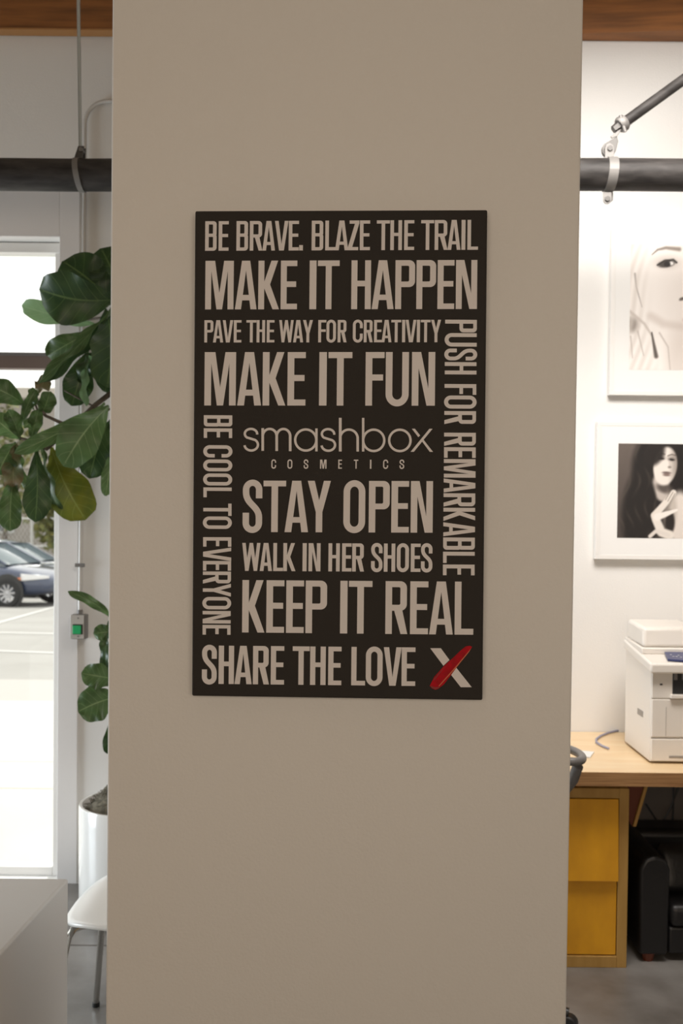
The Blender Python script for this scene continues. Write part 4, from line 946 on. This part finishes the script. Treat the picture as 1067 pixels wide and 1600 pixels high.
def car(label, paint, loc, rz):
    r = thing('car', label, 'car', loc, rz)
    # x forward; stations: x, half width, sill z, belt z
    st = [(-2.15, .62, .42, .80), (-2.05, .80, .30, .93), (-1.6, .88, .24, .98), (-.8, .90, .22, .94), (0, .90, .22, .92), (.8, .90, .22, .92), (1.2, .88, .22, .88), (1.7, .84, .24, .80), (2.05, .74, .28, .70), (2.22, .56, .36, .60)]
    mb = MB(); n = 12; vs = []
    for (x, hw, z0, z1) in st:
        zm_ = z0 + (z1 - z0) * .55
        ring = [(-hw * .9, z0), (-hw, z0 + .12), (-hw, zm_), (-hw * .97, z1 - .06), (-hw * .86, z1), (-hw * .4, z1 + .035), (hw * .4, z1 + .035), (hw * .86, z1), (hw * .97, z1 - .06), (hw, zm_), (hw, z0 + .12), (hw * .9, z0)]
        vs += [(x, a_, b_) for a_, b_ in ring]
    fs = [(i * n + k, (i + 1) * n + k, (i + 1) * n + (k + 1) % n, i * n + (k + 1) % n) for i in range(len(st) - 1) for k in range(n)] + [tuple(range(n)), tuple(range((len(st) - 1) * n, len(st) * n))[::-1]]
    mb.add(vs, fs).build('body', paint, r, smooth=True, subsurf=1)
    # greenhouse
    gs = [(-1.75, .70, .97, .0), (-1.1, .74, .95, .42), (-.3, .76, .93, .50), (.35, .74, .93, .42), (1.15, .70, .93, .0)]
    vs = []
    for (x, hw, z0, h_) in gs:
        vs += [(x, -hw, z0 - .05), (x, -hw * .97, z0 + h_ * .5), (x, -hw * .80, z0 + h_), (x, hw * .80, z0 + h_), (x, hw * .97, z0 + h_ * .5), (x, hw, z0 - .05)]
    fs = [(i * 6 + k, (i + 1) * 6 + k, (i + 1) * 6 + k + 1, i * 6 + k + 1) for i in range(len(gs) - 1) for k in range(5)]
    MB().add(vs, fs).build('windows', 'car_glass', r, smooth='auto')
    vs = []
    for (x, hw, z0, h_) in gs[1:4]: vs += [(x, -hw * .82, z0 + h_ + .0), (x, 0, z0 + h_ + .035), (x, hw * .82, z0 + h_)]
    MB().add(vs, [(i * 3 + k, (i + 1) * 3 + k, (i + 1) * 3 + k + 1, i * 3 + k + 1) for i in range(2) for k in range(2)]).build('roof', paint, r, smooth=True, solid=.03)
    for s_ in (-1, 1):
        for (p, q) in (((.35, .60, 1.35), (1.15, .72, .93)), ((-1.1, .60, 1.37), (-1.75, .72, .97)), ((-.35, .62, 1.42), (-.4, .76, .93))):
            MB().tube([(p[0], s_ * p[1], p[2]), (q[0], s_ * q[1], q[2])], .03, 6).build('pillar', paint, r)
        MB().lathe([(0, -.05), (.05, -.05), (.09, 0), (.05, .05), (0, .05)], (.75, s_ * .95, .98), 12, 'Y').build('mirror', paint, r, smooth=True)
        MB().grid(8, 6, lambda u, v: (1.62 + .50 * u, s_ * (.855 - .30 * u ** 2 + .012), .60 + .05 * u + (.16 - .10 * u) * v)).build('headlight', 'lamp_glass', r, smooth=True, solid=.02)
        MB().grid(2, 2, lambda u, v: (1.50 + .12 * u, s_ * (.885), .62 + .05 * v)).build('indicator', 'amber', r, solid=.015)
        for wx in (-1.3, 1.32):
            y = s_ * .84
            wh = MB().lathe([(.20, -.1), (.29, -.1), (.325, -.06), (.325, .06), (.29, .1), (.20, .1), (.20, -.1)], (wx, y, .325), 32, 'Y').build('wheel', 'tyre', r, smooth='auto')
            mb = MB().lathe([(.05, .02 * s_), (.05, .075 * s_), (0, .085 * s_)], (wx, y, .325), 16, 'Y').lathe([(.195, .09 * s_), (.205, .095 * s_), (.215, .09 * s_), (.2, -.0), (.195, .09 * s_)], (wx, y, .325), 32, 'Y')
            for k in range(10):
                an = 2 * PI * k / 10 + .1; c, s2 = math.cos(an), math.sin(an)
                w_ = .018
                mb.prism([(wx + c * .04 - s2 * w_, y + s_ * .07, .325 + s2 * .04 + c * w_), (wx + c * .04 + s2 * w_, y + s_ * .07, .325 + s2 * .04 - c * w_), (wx + c * .2 + s2 * w_ * 1.4, y + s_ * .085, .325 + s2 * .2 - c * w_ * 1.4), (wx + c * .2 - s2 * w_ * 1.4, y + s_ * .085, .325 + s2 * .2 + c * w_ * 1.4)], (0, -.015 * s_, 0))
            mb.build('rim', 'alloy', wh)
            MB().lathe([(.26, .045), (.385, .045), (.385, .065), (.26, .065)] if s_ > 0 else [(.26, -.045), (.385, -.045), (.385, -.065), (.26, -.065)], (wx, y + s_ * 0, .36), 32, 'Y').build('wheel_arch', 'black_plastic', r)
    MB().box(2.02, 2.245, -.35, .35, .38, .50).build('grille', 'black_plastic', r, bevel=.02)
    return r
w0 = lotpt(14, 948)
rzc = math.radians(-14)
cl = Vector((w0.x - 1.32 * math.cos(rzc) - .84 * math.sin(rzc) * 1, w0.y - 1.32 * math.sin(rzc) + .84 * math.cos(rzc), 0)); cl.z = lotz(cl.y)
car('dark blue car with alloy wheels, nearer of the two parked outside', 'car_blue', cl, rzc)
w1 = lotpt(40, 936)
c2 = Vector((w1.x - 1.2, w1.y + 1.9, 0)); c2.z = lotz(c2.y) + 0.0
car('slate grey car parked behind the blue car outside', 'car_grey', c2, math.radians(-16))

# chain-link fence, building, shrubs
fy = 36; fz = lotz(fy)
fen = thing('chain_link_fence', 'pale chain-link fence beyond the parked cars', 'fence', (-16, fy, fz))
for k in range(11):
    MB().cyl((-4 + k * 2.2, 0, 0), (-4 + k * 2.2, 0, 2.3), .05, 10).build('post', 'fence', fen, smooth='auto')
for zz in (.1, 1.25, 2.25): MB().cyl((-4, 0, zz), (18, 0, zz), .035, 8).build('rail', 'fence', fen, smooth='auto')
mb = MB()
for k in range(150):
    for sg in (-1, 1):
        xs = -4 + k * .15; mb.tube([(xs, .03, 0.05), (xs + sg * 1.3, .03, 2.25)], .006, 3, caps=False)
o = mb.build('wire_mesh', 'fence', fen); o['kind'] = 'stuff'
by = 46; bz0 = lotz(by) - .2
bd = thing('warehouse', 'low grey-brown building beyond the fence', 'building', (-14, by, bz0))
MB().box(-14, 14, 0, 12, 0, 8.2).build('wall', 'stucco', bd)
MB().box(-14.2, 14.2, -.25, 12.2, 8.2, 8.7).build('roof_edge', 'roofing', bd, bevel=.03)
MB().box(-14, 14, -.06, 0, 5.0, 5.25).build('band', 'roofing', bd)
for k in range(8):
    f_ = MB().box(-12.5 + k * 3.2, -10.7 + k * 3.2, -.08, .02, 2.0, 4.2).build('window', 'fence', bd, bevel=.02)
    MB().box(-12.4 + k * 3.2, -11.65 + k * 3.2, -.1, -.06, 2.1, 4.1).build('pane', 'bglass', f_); MB().box(-11.55 + k * 3.2, -10.8 + k * 3.2, -.1, -.06, 2.1, 4.1).build('pane', 'bglass', f_)
def shrub(x, y, h_, wd, label):
    z = lotz(y); r = thing('roadside_tree', label, 'tree', (x, y, z))
    MB().tube([(0, 0, 0), (.05, 0, h_ * .5), (0, 0, h_ * .75)], [.12, .09, .05], 8).build('trunk', 'bark', r, smooth=True)
    mb = MB(); rnd = random.Random(int(abs(x) * 10))
    for k in range(900):
        u = rnd.uniform(-1, 1); a = rnd.uniform(0, 2 * PI); q_ = rnd.random() ** .4; s_ = math.sqrt(1 - u * u)
        c = Vector((math.cos(a) * s_ * wd * q_, math.sin(a) * s_ * wd * q_, h_ * .62 + u * h_ * .38 * q_))
        d1 = Vector((rnd.uniform(-1, 1), rnd.uniform(-1, 1), rnd.uniform(-1, 1))).normalized() * .16; d2 = d1.cross(Vector((rnd.uniform(-1, 1), rnd.uniform(-1, 1), 1))).normalized() * .10
        mb.add([c - d1, c + d2, c + d1, c - d2], [(0, 1, 2, 3)])
    o = mb.build('foliage', 'shrub', r, fix=False); o['kind'] = 'stuff'
tx = P(85, 810, 33).x; shrub(tx, 33.5, 4.2, .9, 'narrow yellowish tree near the right side of the fence')
tx = P(8, 600, 40).x; shrub(tx, 40, 7.2, 1.7, 'dark green tree standing behind the fence at left')
